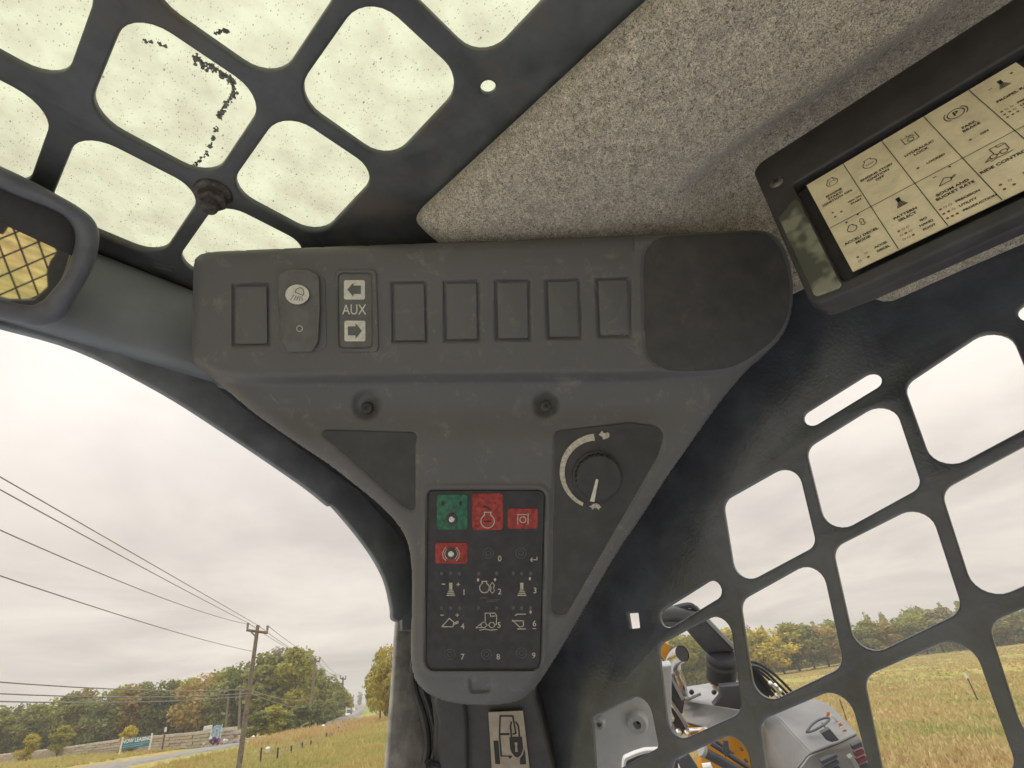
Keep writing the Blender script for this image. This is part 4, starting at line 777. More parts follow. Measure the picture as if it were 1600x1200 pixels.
# ---------------------------------------------------------------- trees
LG = leafmat('green leaves', [(.19, .21, .06), (.27, .28, .08), (.36, .34, .10)]); LD = leafmat('dark green leaves', [(.15, .175, .06), (.20, .22, .075), (.27, .275, .09)])
LY = leafmat('yellow leaves', [(.50, .39, .06), (.60, .48, .08), (.42, .39, .07)]); LYG = leafmat('yellow green leaves', [(.32, .30, .06), (.42, .37, .07), (.27, .29, .06)])
LR = leafmat('russet leaves', [(.36, .24, .08), (.42, .30, .09), (.30, .27, .08)]); LB = leafmat('brown grey leaves', [(.34, .29, .14), (.38, .33, .17), (.29, .28, .11)])
M_BARK = mat('grey bark', (.12, .10, .08), .9, var=.3, vs=6, bump=.5, bs=20)
def crown_mesh(name, seed, n=1500, ncl=16, leaf=.060, top=.9, wide=.34, low=.22, airy=.0):
    """leaf faces in many small clumps spread through a crown; unit height, z 0..1"""
    r_ = np.random.default_rng(seed); V = []
    C = []
    for i in range(ncl):
        t_ = r_.uniform(0, 1); z = low + (top - low) * t_; rr = wide * (math.sin(math.pi * min(1, .18 + .8 * t_)) ** .7) * r_.uniform(.25, 1.0); a = r_.uniform(0, 6.28); C.append((rr * math.cos(a), rr * math.sin(a), z, r_.uniform(.08, .15)))
    for (cx_, cy_, cz_, cr_) in C:
        k = n // ncl; u = r_.normal(0, 1, (k, 3)); u /= np.linalg.norm(u, axis=1)[:, None]; p = u * (cr_ * r_.uniform(.35, 1.12, k) ** .6)[:, None] * np.array([1.15, 1.15, .85]) + np.array([cx_, cy_, cz_])
        nrm = u + r_.normal(0, .6, (k, 3)); nrm /= np.linalg.norm(nrm, axis=1)[:, None]; t1 = np.cross(nrm, r_.normal(0, 1, (k, 3))); t1 /= np.linalg.norm(t1, axis=1)[:, None]; t2 = np.cross(nrm, t1); s_ = (leaf * r_.uniform(.35, 1.0, k))[:, None]
        V.append(np.stack([p - t1 * s_, p - t2 * s_ * .6, p + t1 * s_, p + t2 * s_ * .6], 1))
    V = np.concatenate(V).reshape(-1, 3); return mesh(name, V, np.arange(len(V)).reshape(-1, 4)), C
def trunk_mesh(C, seed, r0=.016):
    r_ = np.random.default_rng(seed); b = MB(); P = spline([(0, 0, -.03), (r_.normal(0, .006), r_.normal(0, .006), .3), (r_.normal(0, .015), r_.normal(0, .015), .6), (0, 0, .88)], 4, False); b.tube(P, list(np.linspace(r0, r0 * .25, len(P))), 7)
    for (x, y, z, _) in C[:10]:
        i = int(np.clip((z - .18) / .95 * len(P), 1, len(P) - 2)); q = P[i]; b.tube([q, (q + np.array([x, y, z])) / 2 + np.array([0, 0, -.02]), np.array([x, y, z])], [r0 * .4, r0 * .25, r0 * .1], 5)
    return mesh('trunk', b.v, b.f, 40)
PROT = []
for i, (tp_, wd, lw, nc, lf) in enumerate([(.9, .30, .20, 22, .040), (.92, .24, .26, 20, .036), (.88, .36, .14, 26, .042), (.93, .20, .30, 18, .034), (.90, .30, .10, 24, .042), (.94, .17, .12, 20, .034)]):
    me, C = crown_mesh('crown', 20 + i, 2600, nc, lf, tp_, wd, lw); PROT.append((me, trunk_mesh(C, 40 + i)))
for me, tr in PROT: me.materials.append(LG); tr.materials.append(M_BARK)
def tree(p, h, proto, leafm, label, group, wscale=1.0, rot=None, name='deciduous_tree'):
    M = Matrix.Translation(p) @ Matrix.Rotation(rot if rot is not None else random.uniform(0, 6.28), 4, 'Z') @ Matrix.Diagonal((h * wscale, h * wscale, h, 1))
    o = thing(name, label, 'tree', M, group); cm, tm = PROT[proto]
    for me, nm_, m_ in ((tm, 'trunk', M_BARK), (cm, 'crown', leafm)):
        c_ = bpy.data.objects.new(nm_, me); COL.objects.link(c_); c_.parent = o; c_.matrix_parent_inverse = Matrix.Identity(4); c_.material_slots[0].link = 'OBJECT'; c_.material_slots[0].material = m_
    return o
def tree_px(x, ytop, D, proto, leafm, label, group, ws=1.0, name='deciduous_tree'):
    """a tree that stands at distance D on the terrain in that direction, as tall as it looks"""
    t = horiz(x, ytop, D); z = float(tz(t[0], t[1])); return tree((t[0], t[1], z), (t[2] - z) * 1.02, proto, leafm, label, group, ws, None, name)
GL = 'trees in the wood beyond the retaining wall'
left_trees = [
 (8, 1102, 88, 0, LG, 'dull green tree at the far end of the wood behind the wall'), (34, 1096, 92, 2, LD, 'dark rounded tree behind the small yellow sapling'), (62, 1098, 86, 4, LG, 'green tree with low crown just past the small yellow sapling'),
 (88, 1086, 90, 2, LYG, 'broad yellow green tree behind the pale green sapling'), (112, 1080, 86, 0, LG, 'green tree between the pale sapling and the blue banner sign'), (138, 1078, 92, 1, LR, 'russet tinged tree left of the blue banner sign'),
 (164, 1076, 84, 2, LD, 'dark bushy tree above the left end of the blue banner sign'), (186, 1072, 90, 0, LYG, 'yellowish tree rising above the round yellow tree'), (208, 1069, 84, 4, LR, 'rust topped tree directly above the blue banner sign'),
 (230, 1068, 92, 1, LG, 'slender green tree above the right end of the blue banner sign'), (254, 1060, 84, 2, LD, 'dark tree above the brown topped marker post'), (278, 1060, 88, 0, LG, 'mid green tree between marker post and blue panel sign'),
 (300, 1062, 82, 1, LYG, 'yellow green narrow tree left of the blue panel sign'), (322, 1049, 80, 2, LR, 'orange russet crowned tree above the blue panel sign'), (344, 1046, 84, 4, LYG, 'olive tree above the white board on the wall'),
 (366, 1042, 78, 0, LG, 'tall green tree just left of the nearest utility pole'), (392, 1030, 76, 2, LD, 'dark green tree right behind the nearest utility pole'), (418, 1018, 74, 0, LG, 'tallest green tree right of the nearest utility pole'),
 (437, 1016, 78, 1, LB, 'tall brown tinted tree between first and second utility poles'), (462, 1013, 72, 3, LYG, 'yellow green tree with bare leaning trunk left of the second pole'), (478, 1024, 80, 1, LYG, 'thin yellow crowned tree touching the second utility pole'),
 (500, 1042, 84, 0, LG, 'green tree directly right of the second utility pole'), (514, 1052, 92, 2, LG, 'rounded green tree between second and third utility poles'), (528, 1066, 105, 1, LYG, 'yellowish tree behind the third utility pole'), (540, 1076, 125, 0, LY, 'golden tree at the road bend past the third pole')]
for (x, yt, D, pr, m_, lb) in left_trees: tree_px(x, yt, D, pr, m_, lb, GL, 1.2)
for (x, yt, D, pr, m_, lb) in [(404, 1110, 52, 4, LG, 'low yellow green bush at the foot of the nearest utility pole'), (425, 1102, 54, 4, LYG, 'low bright yellow green bush between the first two poles'), (446, 1108, 56, 4, LG, 'low green bush below the brown tinted tall tree'), (470, 1100, 58, 4, LD, 'low dark bush just left of the second pole'), (498, 1098, 66, 4, LD, 'low dark bush right of the second pole'), (518, 1092, 80, 4, LG, 'low green bush beside the short service post')]:
    tree_px(x, yt, D, pr, m_, lb, 'bushes at the edge of the wood', 1.9, 'leafy_bush')
tree_px(596, 1012, 58, 0, LYG, 'large yellow green tree beside the cab pillar', None, .85); tree_px(612, 1003, 52, 2, LY, 'tall yellow tree partly hidden by the cab pillar', None, .75); tree_px(614, 1040, 58, 4, LG, 'green lower tree partly hidden by the cab pillar', None, .8)
tree_px(51, 1146, 66, 4, LY, 'small round yellow sapling by the far retaining wall', None, 1.25, 'sapling'); tree_px(101, 1134, 66, 3, LYG, 'small pale green sapling between two yellow ones', None, 1.5, 'sapling'); tree_px(207, 1133, 55, 4, LY, 'small golden tree behind the blue banner sign', None, 1.3, 'sapling')
for x, yt, D, lb in ((562, 1080, 420, 'far dark conifer left of the road gap'), (577, 1076, 430, 'far dark conifer in the road gap'), (586, 1082, 400, 'far dark conifer right of the road gap')):
    p = horiz(x, 1103, D); t_ = horiz(x, yt, D); tree((p[0], p[1], p[2]), t_[2] - p[2], 5, LD, lb, 'far conifers beyond the road', 1.0, None, 'conifer')
GR = 'trees along the far edge of the right-hand field'
right_trees = [(1046, 985, 95, 2, LYG, 'yellow green tree behind the chrome exhaust pipe'), (1072, 998, 100, 0, LG, 'green tree between exhaust pipe and black air cleaner'), (1096, 986, 105, 4, LG, 'green tree behind the grey machine upright'), (1132, 984, 110, 1, LY, 'yellow tree right of the grey machine upright'),
 (1158, 982, 112, 2, LYG, 'yellow green tree behind the second window bar'), (1180, 982, 110, 0, LY, 'golden tree above the bundle of black hoses'), (1204, 980, 116, 2, LY, 'broad yellow tree just right of the hoses'), (1226, 974, 118, 4, LYG, 'olive yellow tree in the middle field opening'), (1250, 974, 120, 0, LG, 'green tree in the middle field opening'),
 (1272, 972, 122, 2, LR, 'reddish tree at the right of the middle field opening'), (1296, 972, 126, 1, LG, 'green tree hidden by the third window bar'), (1322, 972, 128, 2, LG, 'dull green tree right of the third window bar'), (1346, 968, 130, 0, LYG, 'pale green tree low in the third opening'), (1372, 970, 132, 4, LR, 'russet tree in the third opening'),
 (1398, 962, 135, 2, LG, 'rounded green tree in the third opening'), (1424, 962, 138, 1, LYG, 'thin yellowish tree in the third opening'), (1446, 954, 140, 3, LB, 'tall sparse brown tree near the right window bar'), (1470, 950, 142, 3, LB, 'tallest sparse brown tree near the right window bar'), (1494, 954, 146, 0, LG, 'green tree hidden by the right window bar'),
 (1520, 950, 150, 2, LG, 'grey green tree right of the right window bar'), (1548, 950, 152, 4, LR, 'brownish tree at the right edge of the picture'), (1578, 948, 155, 2, LD, 'dark green tree at the right edge of the picture'), (1606, 946, 158, 0, LG, 'green tree at the very right edge')]
for (x, yt, D, pr, m_, lb) in right_trees: tree_px(x, yt, D, pr, m_, lb, GR, 1.55)
def woods(name, label, x0, x1, Dn, df, yt, n, seed, m_):
    """far wood behind the separate trees, one mass of leaf faces"""
    r_ = np.random.default_rng(seed); V = []
    xs_ = r_.uniform(x0, x1, n); a, c_ = horiz(x0, 1100, 1)[:2], horiz(x1, 1100, 1)[:2]; t0, t1 = math.atan2(*a), math.atan2(*c_); th = r_.uniform(t0, t1, n); D = Dn(th) + r_.uniform(0, df, n)
    X_, Y_ = D * np.sin(th), D * np.cos(th); Z0 = tz(X_, Y_); H = yt(th, D) * (.75 + .25 * np.sin(th * 190 + np.sin(th * 77) * 2)) * np.clip(r_.normal(.95, .07, n), .7, 1.05); p = np.stack([X_, Y_, Z0 + H * r_.uniform(0, 1, n) ** .8], 1)
    nrm = r_.normal(0, 1, (n, 3)); nrm /= np.linalg.norm(nrm, axis=1)[:, None]; t1_ = np.cross(nrm, r_.normal(0, 1, (n, 3))); t1_ /= np.linalg.norm(t1_, axis=1)[:, None]; t2_ = np.cross(nrm, t1_); s_ = r_.uniform(.25, .6, n)[:, None]
    V = np.stack([p - t1_ * s_, p - t2_ * s_ * .6, p + t1_ * s_, p + t2_ * s_ * .6], 1).reshape(-1, 3); tag(link(name, mesh(name, V, np.arange(len(V)).reshape(-1, 4)), m_), label, None, None, 'stuff')
woods('far_woods', 'dark mass of woodland filling in behind the trees left of the pillar', -60, 536, lambda t: 96 + 0 * t, 30, lambda t, D: D * .05 + D * .035 * ss(.25, .45, t) - D * .055 * ss(.47, .56, t), 26000, 91, LD)
woods('far_woods', 'mass of olive woodland filling in behind the trees along the field', 1010, 1680, lambda t: 108 + 42 * ss(.95, 1.35, t), 40, lambda t, D: D * .082 - D * .026 * ss(.95, 1.35, t), 46000, 92, LG)

# ---------------------------------------------------------------- utility poles and wires
M_WOOD = mat('weathered pole wood', (.20, .165, .125), .9, var=.3, vs=8, bump=.4, bs=40); M_WIRE = mat('wire', (.26, .25, .235), .6, var=.1)
def pole(xb, yb, xt, yt, D, label, arm=True, r=.13, group='utility poles along the road', cat='utility pole'):
    p = horiz(xb, yb, D); p = np.array([p[0], p[1], float(tz(p[0], p[1]))]); tpt = horiz(xt, yt, D); tpt = np.array([tpt[0], tpt[1], tpt[2]]); o = thing('utility_pole', label, cat, Matrix.Translation(p), group)
    b = MB(); b.tube([p - (tpt - p) * .05, p * .5 + tpt * .5, tpt], [r, r * .85, r * .65], 10); b.build('pole_shaft', M_WOOD, o)
    L = np.linalg.norm(tpt - p); ends = []
    if arm:
        q = p + (tpt - p) * .955; ax = R * .98 - U * .13; ax[2] *= 1; hw = .105 * L * .8; hw = abs(hw); b = MB(); b.tube([q - ax * hw, q + ax * hw], r * .55, 6); b.tube([q - ax * hw * .7, q - np.array([0, 0, hw * .5])], r * .25, 5); b.build('cross_arm', M_WOOD, o)
        for s_ in (-.95, .95):
            e0 = q + ax * hw * s_; b = MB(); b.tube([e0, e0 + np.array([0, 0, r * 2.6])], [r * .35, r * .5], 6); b.build('insulator', M_WIRE, o); ends.append(e0 + np.array([0, 0, r * 2.6]))
    ends.append(tpt); return p, tpt, ends
P1 = pole(374, 1192, 403, 977, 25, 'nearest leaning wooden utility pole with cross arm', r=.10)
P2_ = pole(484, 1146, 492.5, 1028, 66, 'second wooden utility pole beside the tree with a bare trunk', r=.17)
P3 = pole(533.5, 1131, 536, 1058, 105, 'third wooden utility pole at the road bend', r=.2)
pole(548, 1122, 550, 1088, 150, 'fourth far utility pole beside the road bend', True, .2)
pole(353, 1140, 357, 1088, 72, 'thin grey service pole behind the end of the wall', False, .13, 'service poles'); pole(374, 1140, 375.5, 1075, 70, 'taller grey service pole right at the end of the wall', False, .15, 'service poles'); pole(503, 1137, 505, 1097, 74, 'short wooden service post right of the second pole', False, .17, 'service poles'); pole(529, 1131, 530, 1109, 98, 'short wooden service post left of the third pole', False, .17, 'service poles')
pole(579, 1125, 579.5, 1098, 110, 'left short post on the mown verge', False, .16, 'posts on the mown verge', 'post'); pole(585, 1125, 585.5, 1096, 112, 'right short post on the mown verge', False, .16, 'posts on the mown verge', 'post')
def wire(a, c_, sag, label, r, group):
    P = [a * (1 - t_) + c_ * t_ - np.array([0, 0, sag * 4 * t_ * (1 - t_)]) for t_ in np.linspace(0, 1, 15)]; b = MB(); b.tube(P, r, 5); tag(b.build('overhead_wire', M_WIRE, None), label, 'wire', group)
GW = 'overhead wires on the utility poles'
def off(x, y, D): return horiz(x, y, D)
def extend(x0, y0, end, k=.35):
    """far end of the span: the wire runs on past the picture's left edge, rising towards a pole nearer the cab"""
    a = off(x0, y0, 10); return a + (a - end) * k
wire(extend(0, 745, P1[2][2]), P1[2][2], .0, 'topmost wire from the nearest pole to the left edge', .0095, GW)
wire(extend(0, 760, P1[2][0]), P1[2][0], .05, 'second wire just below the topmost one', .0095, GW)
wire(extend(0, 803, P1[2][0] - np.array([0, 0, .05])), P1[2][0] - np.array([0, 0, .05]), .25, 'third upper wire sagging to the nearest pole', .009, GW)
q1 = horiz(396, 1018, 25); wire(extend(0, 884, q1), q1, .15, 'lone middle wire between upper and lower bundles', .009, GW)
for ya, yb, lb in ((1046, 1077, 'top one of the three low wires'), (1064, 1083, 'middle one of the three low wires'), (1076, 1087, 'lowest of the three low wires')):
    q = horiz(390, yb, 25); a_ = off(0, ya, 17); wire(a_ + (a_ - q) * .6, q, .25, lb + ' at the left edge', .014, 'low cables crossing the road')
for i, lb in ((0, 'left arm wire'), (1, 'right arm wire'), (2, 'pole top wire')):
    wire(P1[2][i], P2_[2][i], .25, lb + ' between first and second poles', .012, GW); wire(P2_[2][i], P3[2][i], .6, lb + ' between second and third poles', .018, GW)
for y1, y2, lb in ((1078, 1090, 'upper sagging cable between first and second poles'), (1083, 1102, 'lower sagging cable between first and second poles')):
    wire(horiz(391, y1, 25), horiz(487.5, y2, 66), .3, lb, .016, 'sagging cables on the poles')
wire(horiz(488, 1095, 66), horiz(530, 1110, 98), .6, 'sagging cable between second pole and short posts', .02, 'sagging cables on the poles')

# ---------------------------------------------------------------- retaining wall, signs and small things in front of it
M_BLOCK = mat('buff wall block', (.52, .45, .37), .9, var=.25, vs=3.5, bump=.5, bs=14, objrand=.12)
wall = thing('retaining_wall', 'long low buff block retaining wall in front of the wood', 'wall', Matrix.Identity(4))
wb = [(0, 1186, 78), (100, 1176.5, 66), (200, 1166.5, 56), (300, 1160.5, 50), (375, 1157, 47)]; wt = [1178.5, 1167.5, 1153, 1144, 1134]
wpts = []
for (x, y, D), yt in zip(wb, wt): lo, hi = horiz(x, y, D), horiz(x, yt, D); wpts.append((lo, hi[2]))
wpts = [(wpts[0][0] + (wpts[0][0] - wpts[1][0]) * .8, wpts[0][1] - .1)] + wpts
nb_ = 0; blockme = {}
for k in range(5):
    for (a, za), (c_, zc) in zip(wpts[:-1], wpts[1:]):
        L = np.linalg.norm((c_ - a)[:2]); n_ = max(2, int(L / 1.15)); ang = math.atan2(c_[1] - a[1], c_[0] - a[0])
        for i in range(n_):
            t_ = (i + .5 + (.25 if k % 2 else -.25)) / n_; p = a * (1 - t_) + c_ * t_; base = min(a[2], c_[2]) - .25; zt = za * (1 - t_) + zc * t_; zb = float(p[2]) - .3; hh = (zt - zb) / 5
            key_ = round(L / n_ * 20)
            if key_ not in blockme:
                b = MB(); b.box((0, 0, 0), L / n_ - .03, .42, 1, 0); me = mesh('block', b.v, b.f); bmx = bmesh.new(); bmx.from_mesh(me); bmesh.ops.bevel(bmx, geom=list(bmx.edges), offset=.025, segments=1, affect='EDGES'); bmx.to_mesh(me); bmx.free(); blockme[key_] = me
            o = link('block', blockme[key_], M_BLOCK, wall); o.matrix_basis = Matrix.Translation((p[0], p[1], zb + hh * (k + .5))) @ Matrix.Rotation(ang, 4, 'Z') @ Matrix.Translation((random.uniform(-.02, .02), -.04 * k + random.uniform(-.025, .025), 0)) @ Matrix.Diagonal((1, 1, hh * .96, 1)); nb_ += 1
print('blocks', nb_)
M_TEAL = mat('teal banner', (.055, .21, .25), .6, var=.1, vs=2); M_SIGNW = mat('sign white', (.72, .70, .66), .6, var=.06, vs=2); M_SKYB = mat('pale blue panel', (.25, .42, .52), .6, var=.15, vs=2); M_POST = mat('brown post', (.13, .08, .055), .8, var=.2, vs=5)
def face(p, wid, up=(0, 0, 1)):
    d = np.array([p[0], p[1], 0]); d /= np.linalg.norm(d); return frame(p, (d[1], -d[0], 0), up)
c0, c1, c2_, c3 = horiz(189, 1172, 49), horiz(233.5, 1165.5, 49), horiz(235, 1148.5, 49), horiz(193.5, 1155, 49)
ban = thing('banner_sign', 'teal banner sign with white lettering between two white posts', 'banner', Matrix.Translation((*c0[:2], float(tz(*c0[:2])))))
MBn = frame((c0 + c1 + c2_ + c3) / 4, c1 - c0, (0, 0, 1)); bw = np.linalg.norm(c1 - c0); bh = c3[2] - c0[2]
link('banner_cloth', plate_me([[(-bw / 2, -bh / 2), (bw / 2, -bh / 2), (bw / 2, bh / 2), (-bw / 2, bh / 2)]], .02, .002, MBn), M_TEAL, ban)
link('lettering', text_me('NOW LEASING', bh * .50, T2(MBn, 0, bh * .24, .014), 'CENTER', .012, .80), M_SIGNW, ban)
b = MB(); ribbon(b, [[(-bw * .44, -bh * .12), (bw * .42, -bh * .12)], [(-bw * .44, -bh * .3), (bw * .25, -bh * .3)]], bh * .06, MBn, .014); b.build('small_print_lines', M_SKYB, ban, sm=None)
for s_ in (-1, 1):
    q = np.array(MBn.translation) + np.array(MBn.col[0][:3]) * s_ * bw * .52; b = MB(); b.tube([q - np.array([0, 0, bh * .5 + .35]), q + np.array([0, 0, bh * .5 + .12])], .055, 8); b.build('post', M_SIGNW, ban)
p0_ = (c0 + c1) / 2
pan = horiz(336, 1156, 47); ps = thing('panel_sign', 'upright pale blue panel sign with white emblem by the wall', 'sign', Matrix.Translation(pan)); MP = face(pan + np.array([0, 0, .38]), 1)
link('panel', plate_me([rc([(-.28, -.42), (.26, -.42), (.30, .46), (-.22, .46)], [.02, .02, .2, .2])], .05, .01, MP), M_SKYB, ps)
b = MB(); ribbon(b, [circ(.03, .15, .12, n=14), circ(.02, -.12, .14, n=14), [(-.1, -.3), (.12, -.3)]], .06, MP, .03); b.build('white_emblem', M_SIGNW, ps, sm=None)
for s_ in (-.3, .3):
    q = np.array(MP @ Vector((s_, 0, -.03))); b = MB(); b.tube([q + np.array([0, 0, -.75]), q + np.array([0, 0, .5])], .025, 6); b.build('stake', M_SIGNW, ps)
mk = horiz(254, 1166, 49); mt = horiz(259.5, 1136, 49); o = thing('marker_post', 'brown marker post with a white top in front of the wall', 'post', Matrix.Translation(mk)); b = MB(); b.tube([mk - np.array([0, 0, .3]), mk * .25 + mt * .75], .05, 8); b.build('post_shaft', M_POST, o); b = MB(); b.tube([mk * .25 + mt * .75, mt], .07, 8); b.build('white_cap', M_SIGNW, o)
wbp = horiz(324, 1140, 51); o = thing('notice_board', 'small white board on a stake above the wall', 'sign', Matrix.Translation(wbp)); MW = face(wbp + np.array([0, 0, .12]), 1); link('board', plate_me([[(-.26, -.14), (.26, -.12), (.26, .14), (-.26, .12)]], .03, .005, MW), M_SIGNW, o); b = MB(); b.tube([wbp + np.array([-.1, 0, -.6]), wbp + np.array([-.1, 0, .1])], .03, 6); b.build('stake', M_SIGNW, o)
M_PURP = mat('purple petals', (.12, .06, .16), .7, var=.4, vs=8); M_PINK = mat('pink petals', (.5, .12, .28), .7, var=.3, vs=8)
for (x, y, rr, m_, lb) in ((329, 1154, .14, M_SIGNW, 'white cluster at the left of the flower bunch by the wall'), (334, 1157, .26, M_PURP, 'dark purple bunch of flowers by the wall'), (341, 1158, .17, M_PINK, 'bright pink bunch of flowers beside the purple one'), (352, 1158, .16, M_SIGNW, 'white flower bunch right of the pink one'), (318, 1162, .10, M_SIGNW, 'small white flower bunch left of the purple one')):
    c_ = horiz(x, y, 46); o = thing('flower_bunch', lb, 'flowers', Matrix.Translation(c_), 'flower bunches in front of the wall'); b = MB(); r_ = np.random.default_rng(int(x))
    for i in range(26):
        u_ = r_.normal(0, 1, 3); u_ /= np.linalg.norm(u_); q = c_ + u_ * rr * r_.uniform(.5, 1); n3 = r_.normal(0, 1, 3); t1_ = np.cross(u_, n3); t1_ /= np.linalg.norm(t1_); t2_ = np.cross(u_, t1_); s_ = rr * .45; b.add([q - t1_ * s_, q - t2_ * s_, q + t1_ * s_, q + t2_ * s_], [(0, 1, 2, 3)])
    b.build('petals', m_, o, sm=None); b = MB(); b.tube([c_ - np.array([0, 0, rr + .5]), c_], .02, 5); b.build('stems', LG, o)
# ---------------------------------------------------------------- wire fence along the meadow, white markers, guard rail
M_TPOST = mat('rusty steel post', (.07, .055, .045), .8, var=.3, vs=20)
fl = [(407, 1196, 1168), (433, 1192, 1168), (454, 1180, 1165), (471, 1174, 1160), (484.7, 1170, 1157), (509, 1157, 1145), (519, 1150, 1139), (528, 1146, 1136), (536, 1142, 1133), (544, 1139, 1130), (552, 1136, 1128)]
fen = thing('wire_fence', 'rusty post and wire fence along the meadow beside the road', 'fence', Matrix.Identity(4)); tops = []
for x, yb, yt in fl:
    p = ground(x, yb); D = math.hypot(p[0], p[1]); t_ = horiz(x + 1.5, yt, D); b = MB(); b.tube([p - np.array([0, 0, .2]), t_], .022 + D * .0004, 6); b.build('fence_post', M_TPOST, fen); tops.append((p, t_))
for h in (.35, .65, .92):
    b = MB(); b.tube([p * (1 - h) + t_ * h for p, t_ in tops], .008, 4); b.build('strand', M_WIRE, fen)
for x, yb, yt, lb in ((418.5, 1180, 1169.5, 'short white marker stake by the wire fence'), (505.5, 1143, 1134, 'small white marker near the short service post'), (396, 1157, 1151, 'small white marker on the road edge')):
    p = ground(x, yb); D = math.hypot(p[0], p[1]); t_ = horiz(x, yt, D); b = MB(); b.tube([p, t_], [.05 + D * .0008, .09 + D * .001], 8); o = thing('marker_stake', lb, 'marker', Matrix.Translation(p), 'white roadside markers'); b.build('stake_body', M_SIGNW, o); b = MB(); b.tube([t_, t_ + np.array([0, 0, .08])], [.10 + D * .001, .03], 8); b.build('stake_cap', M_SIGNW, o)
p = ground(1529, 1096); D = math.hypot(p[0], p[1]); t_ = horiz(1508, 1052, D); o = thing('fence_stake', 'thin dark field stake with white top in the right opening', 'stake', Matrix.Translation(p)); b = MB(); b.tube([p - np.array([0, 0, .2]), p * .12 + t_ * .88], .020, 8); b.build('stake_body', M_TPOST, o); b = MB(); b.tube([p * .18 + t_ * .82, t_], .038, 8); b.build('white_top', M_SIGNW, o)
for x, yb, yt, lb in ((1324, 1128, 1093, 'thin dark field stake above the grey engine hood'), (1612, 1070, 1030, 'thin dark field stake at the right edge')):
    p = ground(x, yb); D = math.hypot(p[0], p[1]); t_ = horiz(x - 12, yt, D); o = thing('fence_stake', lb, 'stake', Matrix.Translation(p)); b = MB(); b.tube([p - np.array([0, 0, .2]), t_], .016, 8); b.build('stake_body', M_TPOST, o)
g0, g1 = horiz(504, 1139, 78), horiz(517, 1131.5, 92); o = thing('guard_rail', 'short steel guard rail at the road edge by the bend', 'guard rail', Matrix.Translation(g0)); M_GALV = mat('galvanised steel', (.42, .43, .43), .4, metal=.5, var=.1)
b = MB(); d_ = g1 - g0
for k in range(2): b.tube([g0 + np.array([0, 0, .1 + .16 * k]), g1 + np.array([0, 0, .1 + .16 * k])], .09, 6)
b.build('rail', M_GALV, o)
for t_ in (.05, .5, .95): b = MB(); q = g0 + d_ * t_; b.tube([q - np.array([0, 0, .8]), q + np.array([0, 0, .3])], .06, 6); b.build('rail_post', M_GALV, o)
# ---------------------------------------------------------------- vehicles far down the road
M_CARW = mat('white car paint', (.75, .75, .73), .3, var=.03, coat=.5); M_CARD = mat('dark car paint', (.06, .06, .075), .3, var=.05, coat=.5); M_GLS = mat('car glass', (.03, .035, .04), .08, var=.02); M_TYRE = mat('tyre', (.02, .02, .02), .8)
def car(p, ang, m_, label, tall=1.0):
    M = Matrix.Translation(p) @ Matrix.Rotation(ang, 4, 'Z'); o = thing('parked_car' if False else 'car', label, 'car', M, 'vehicles on the far road')
    pr_ = rc([(-2.2, .35), (2.2, .35), (2.25, .8), (1.9, 1.0), (1.1, 1.08), (.5, 1.55 * tall), (-1.3, 1.58 * tall), (-2.1, 1.05)], .15, 4)
    b = MB(); n_ = len(pr_); v_ = []
    for y_, s_ in ((-.85, .95), (-.75, 1.0), (.75, 1.0), (.85, .95)): v_ += [tuple(M @ Vector((x_ * s_, y_, .3 + (z_ - .3) * s_))) for x_, z_ in pr_]
    b.add(v_, [(i * n_ + j, i * n_ + (j + 1) % n_, (i + 1) * n_ + (j + 1) % n_, (i + 1) * n_ + j) for i in range(3) for j in range(n_)] + [tuple(range(n_))[::-1], tuple(3 * n_ + j for j in range(n_))]); b.build('body', m_, o)
    b = MB(); b.add([tuple(M @ Vector(q)) for q in ((1.12, -.66, 1.1), (1.12, .66, 1.1), (.58, .6, 1.5 * tall), (.58, -.6, 1.5 * tall))], [(0, 1, 2, 3)]); b.add([tuple(M @ Vector((q[0] + .05, q[1], q[2] + .03))) for q in ((1.12, -.66, 1.1), (1.12, .66, 1.1), (.58, .6, 1.5 * tall), (.58, -.6, 1.5 * tall))], [(0, 1, 2, 3)]); b.build('windscreen', M_GLS, o, sm=None)
    for x_ in (-1.35, 1.35):
        for y_ in (-.8, .8):
            Mw = M @ Matrix.Translation((x_, y_, .34)) @ Matrix.Rotation(math.pi / 2, 4, 'X'); b = MB(); b.lathe([(.2, -.11), (.34, -.1), (.34, .1), (.2, .11)], Mw, 14); b.build('wheel', M_TYRE, o)
car(horiz(545, 1121, 190), -2.15, M_CARW, 'white van nearest on the far road bend', 1.35); car(horiz(556.5, 1113.5, 235), -2.15, M_CARW, 'white car behind the white van on the road bend'); car(horiz(564, 1115.5, 225), -2.15, M_CARD, 'dark car farthest right on the road bend')
# ---------------------------------------------------------------- neighbouring loader seen through the side openings
M_GREY = mat('machine grey paint', (.19, .184, .174), .5, var=.08, vs=6, bump=.06, bs=200); M_LGREY = mat('pale machine deck', (.27, .265, .255), .55, var=.12, vs=9); M_YEL = mat('machine yellow paint', (.62, .27, .015), .4, var=.1, vs=8)
M_BLK = mat('machine black', (.035, .035, .04), .45, var=.2, vs=20); M_DGREY = mat('machine dark grey', (.05, .052, .058), .45, var=.15, vs=14); M_CHR = mat('chrome pipe', (.62, .60, .57), .18, metal=1, var=.15, vs=30); M_ORNG = mat('orange print', (.75, .24, .07), .5, var=.1); M_BRASS = mat('hose fitting steel', (.6, .58, .5), .3, metal=.8, var=.2)
M_HANDLE = mat('handle grey', (.11, .115, .125), .5, var=.1)
M_TAIL = mat('red lamp lens', (.14, .02, .02), .25, var=.2); M_CLEAR = mat('clear bowl', (.5, .42, .3), .2, var=.4, vs=60)
ld = thing('wheel_loader', 'grey and yellow loader standing beside the cab with its engine hood showing', 'loader', Matrix.Translation((2.1, 1.0, -2.0)))
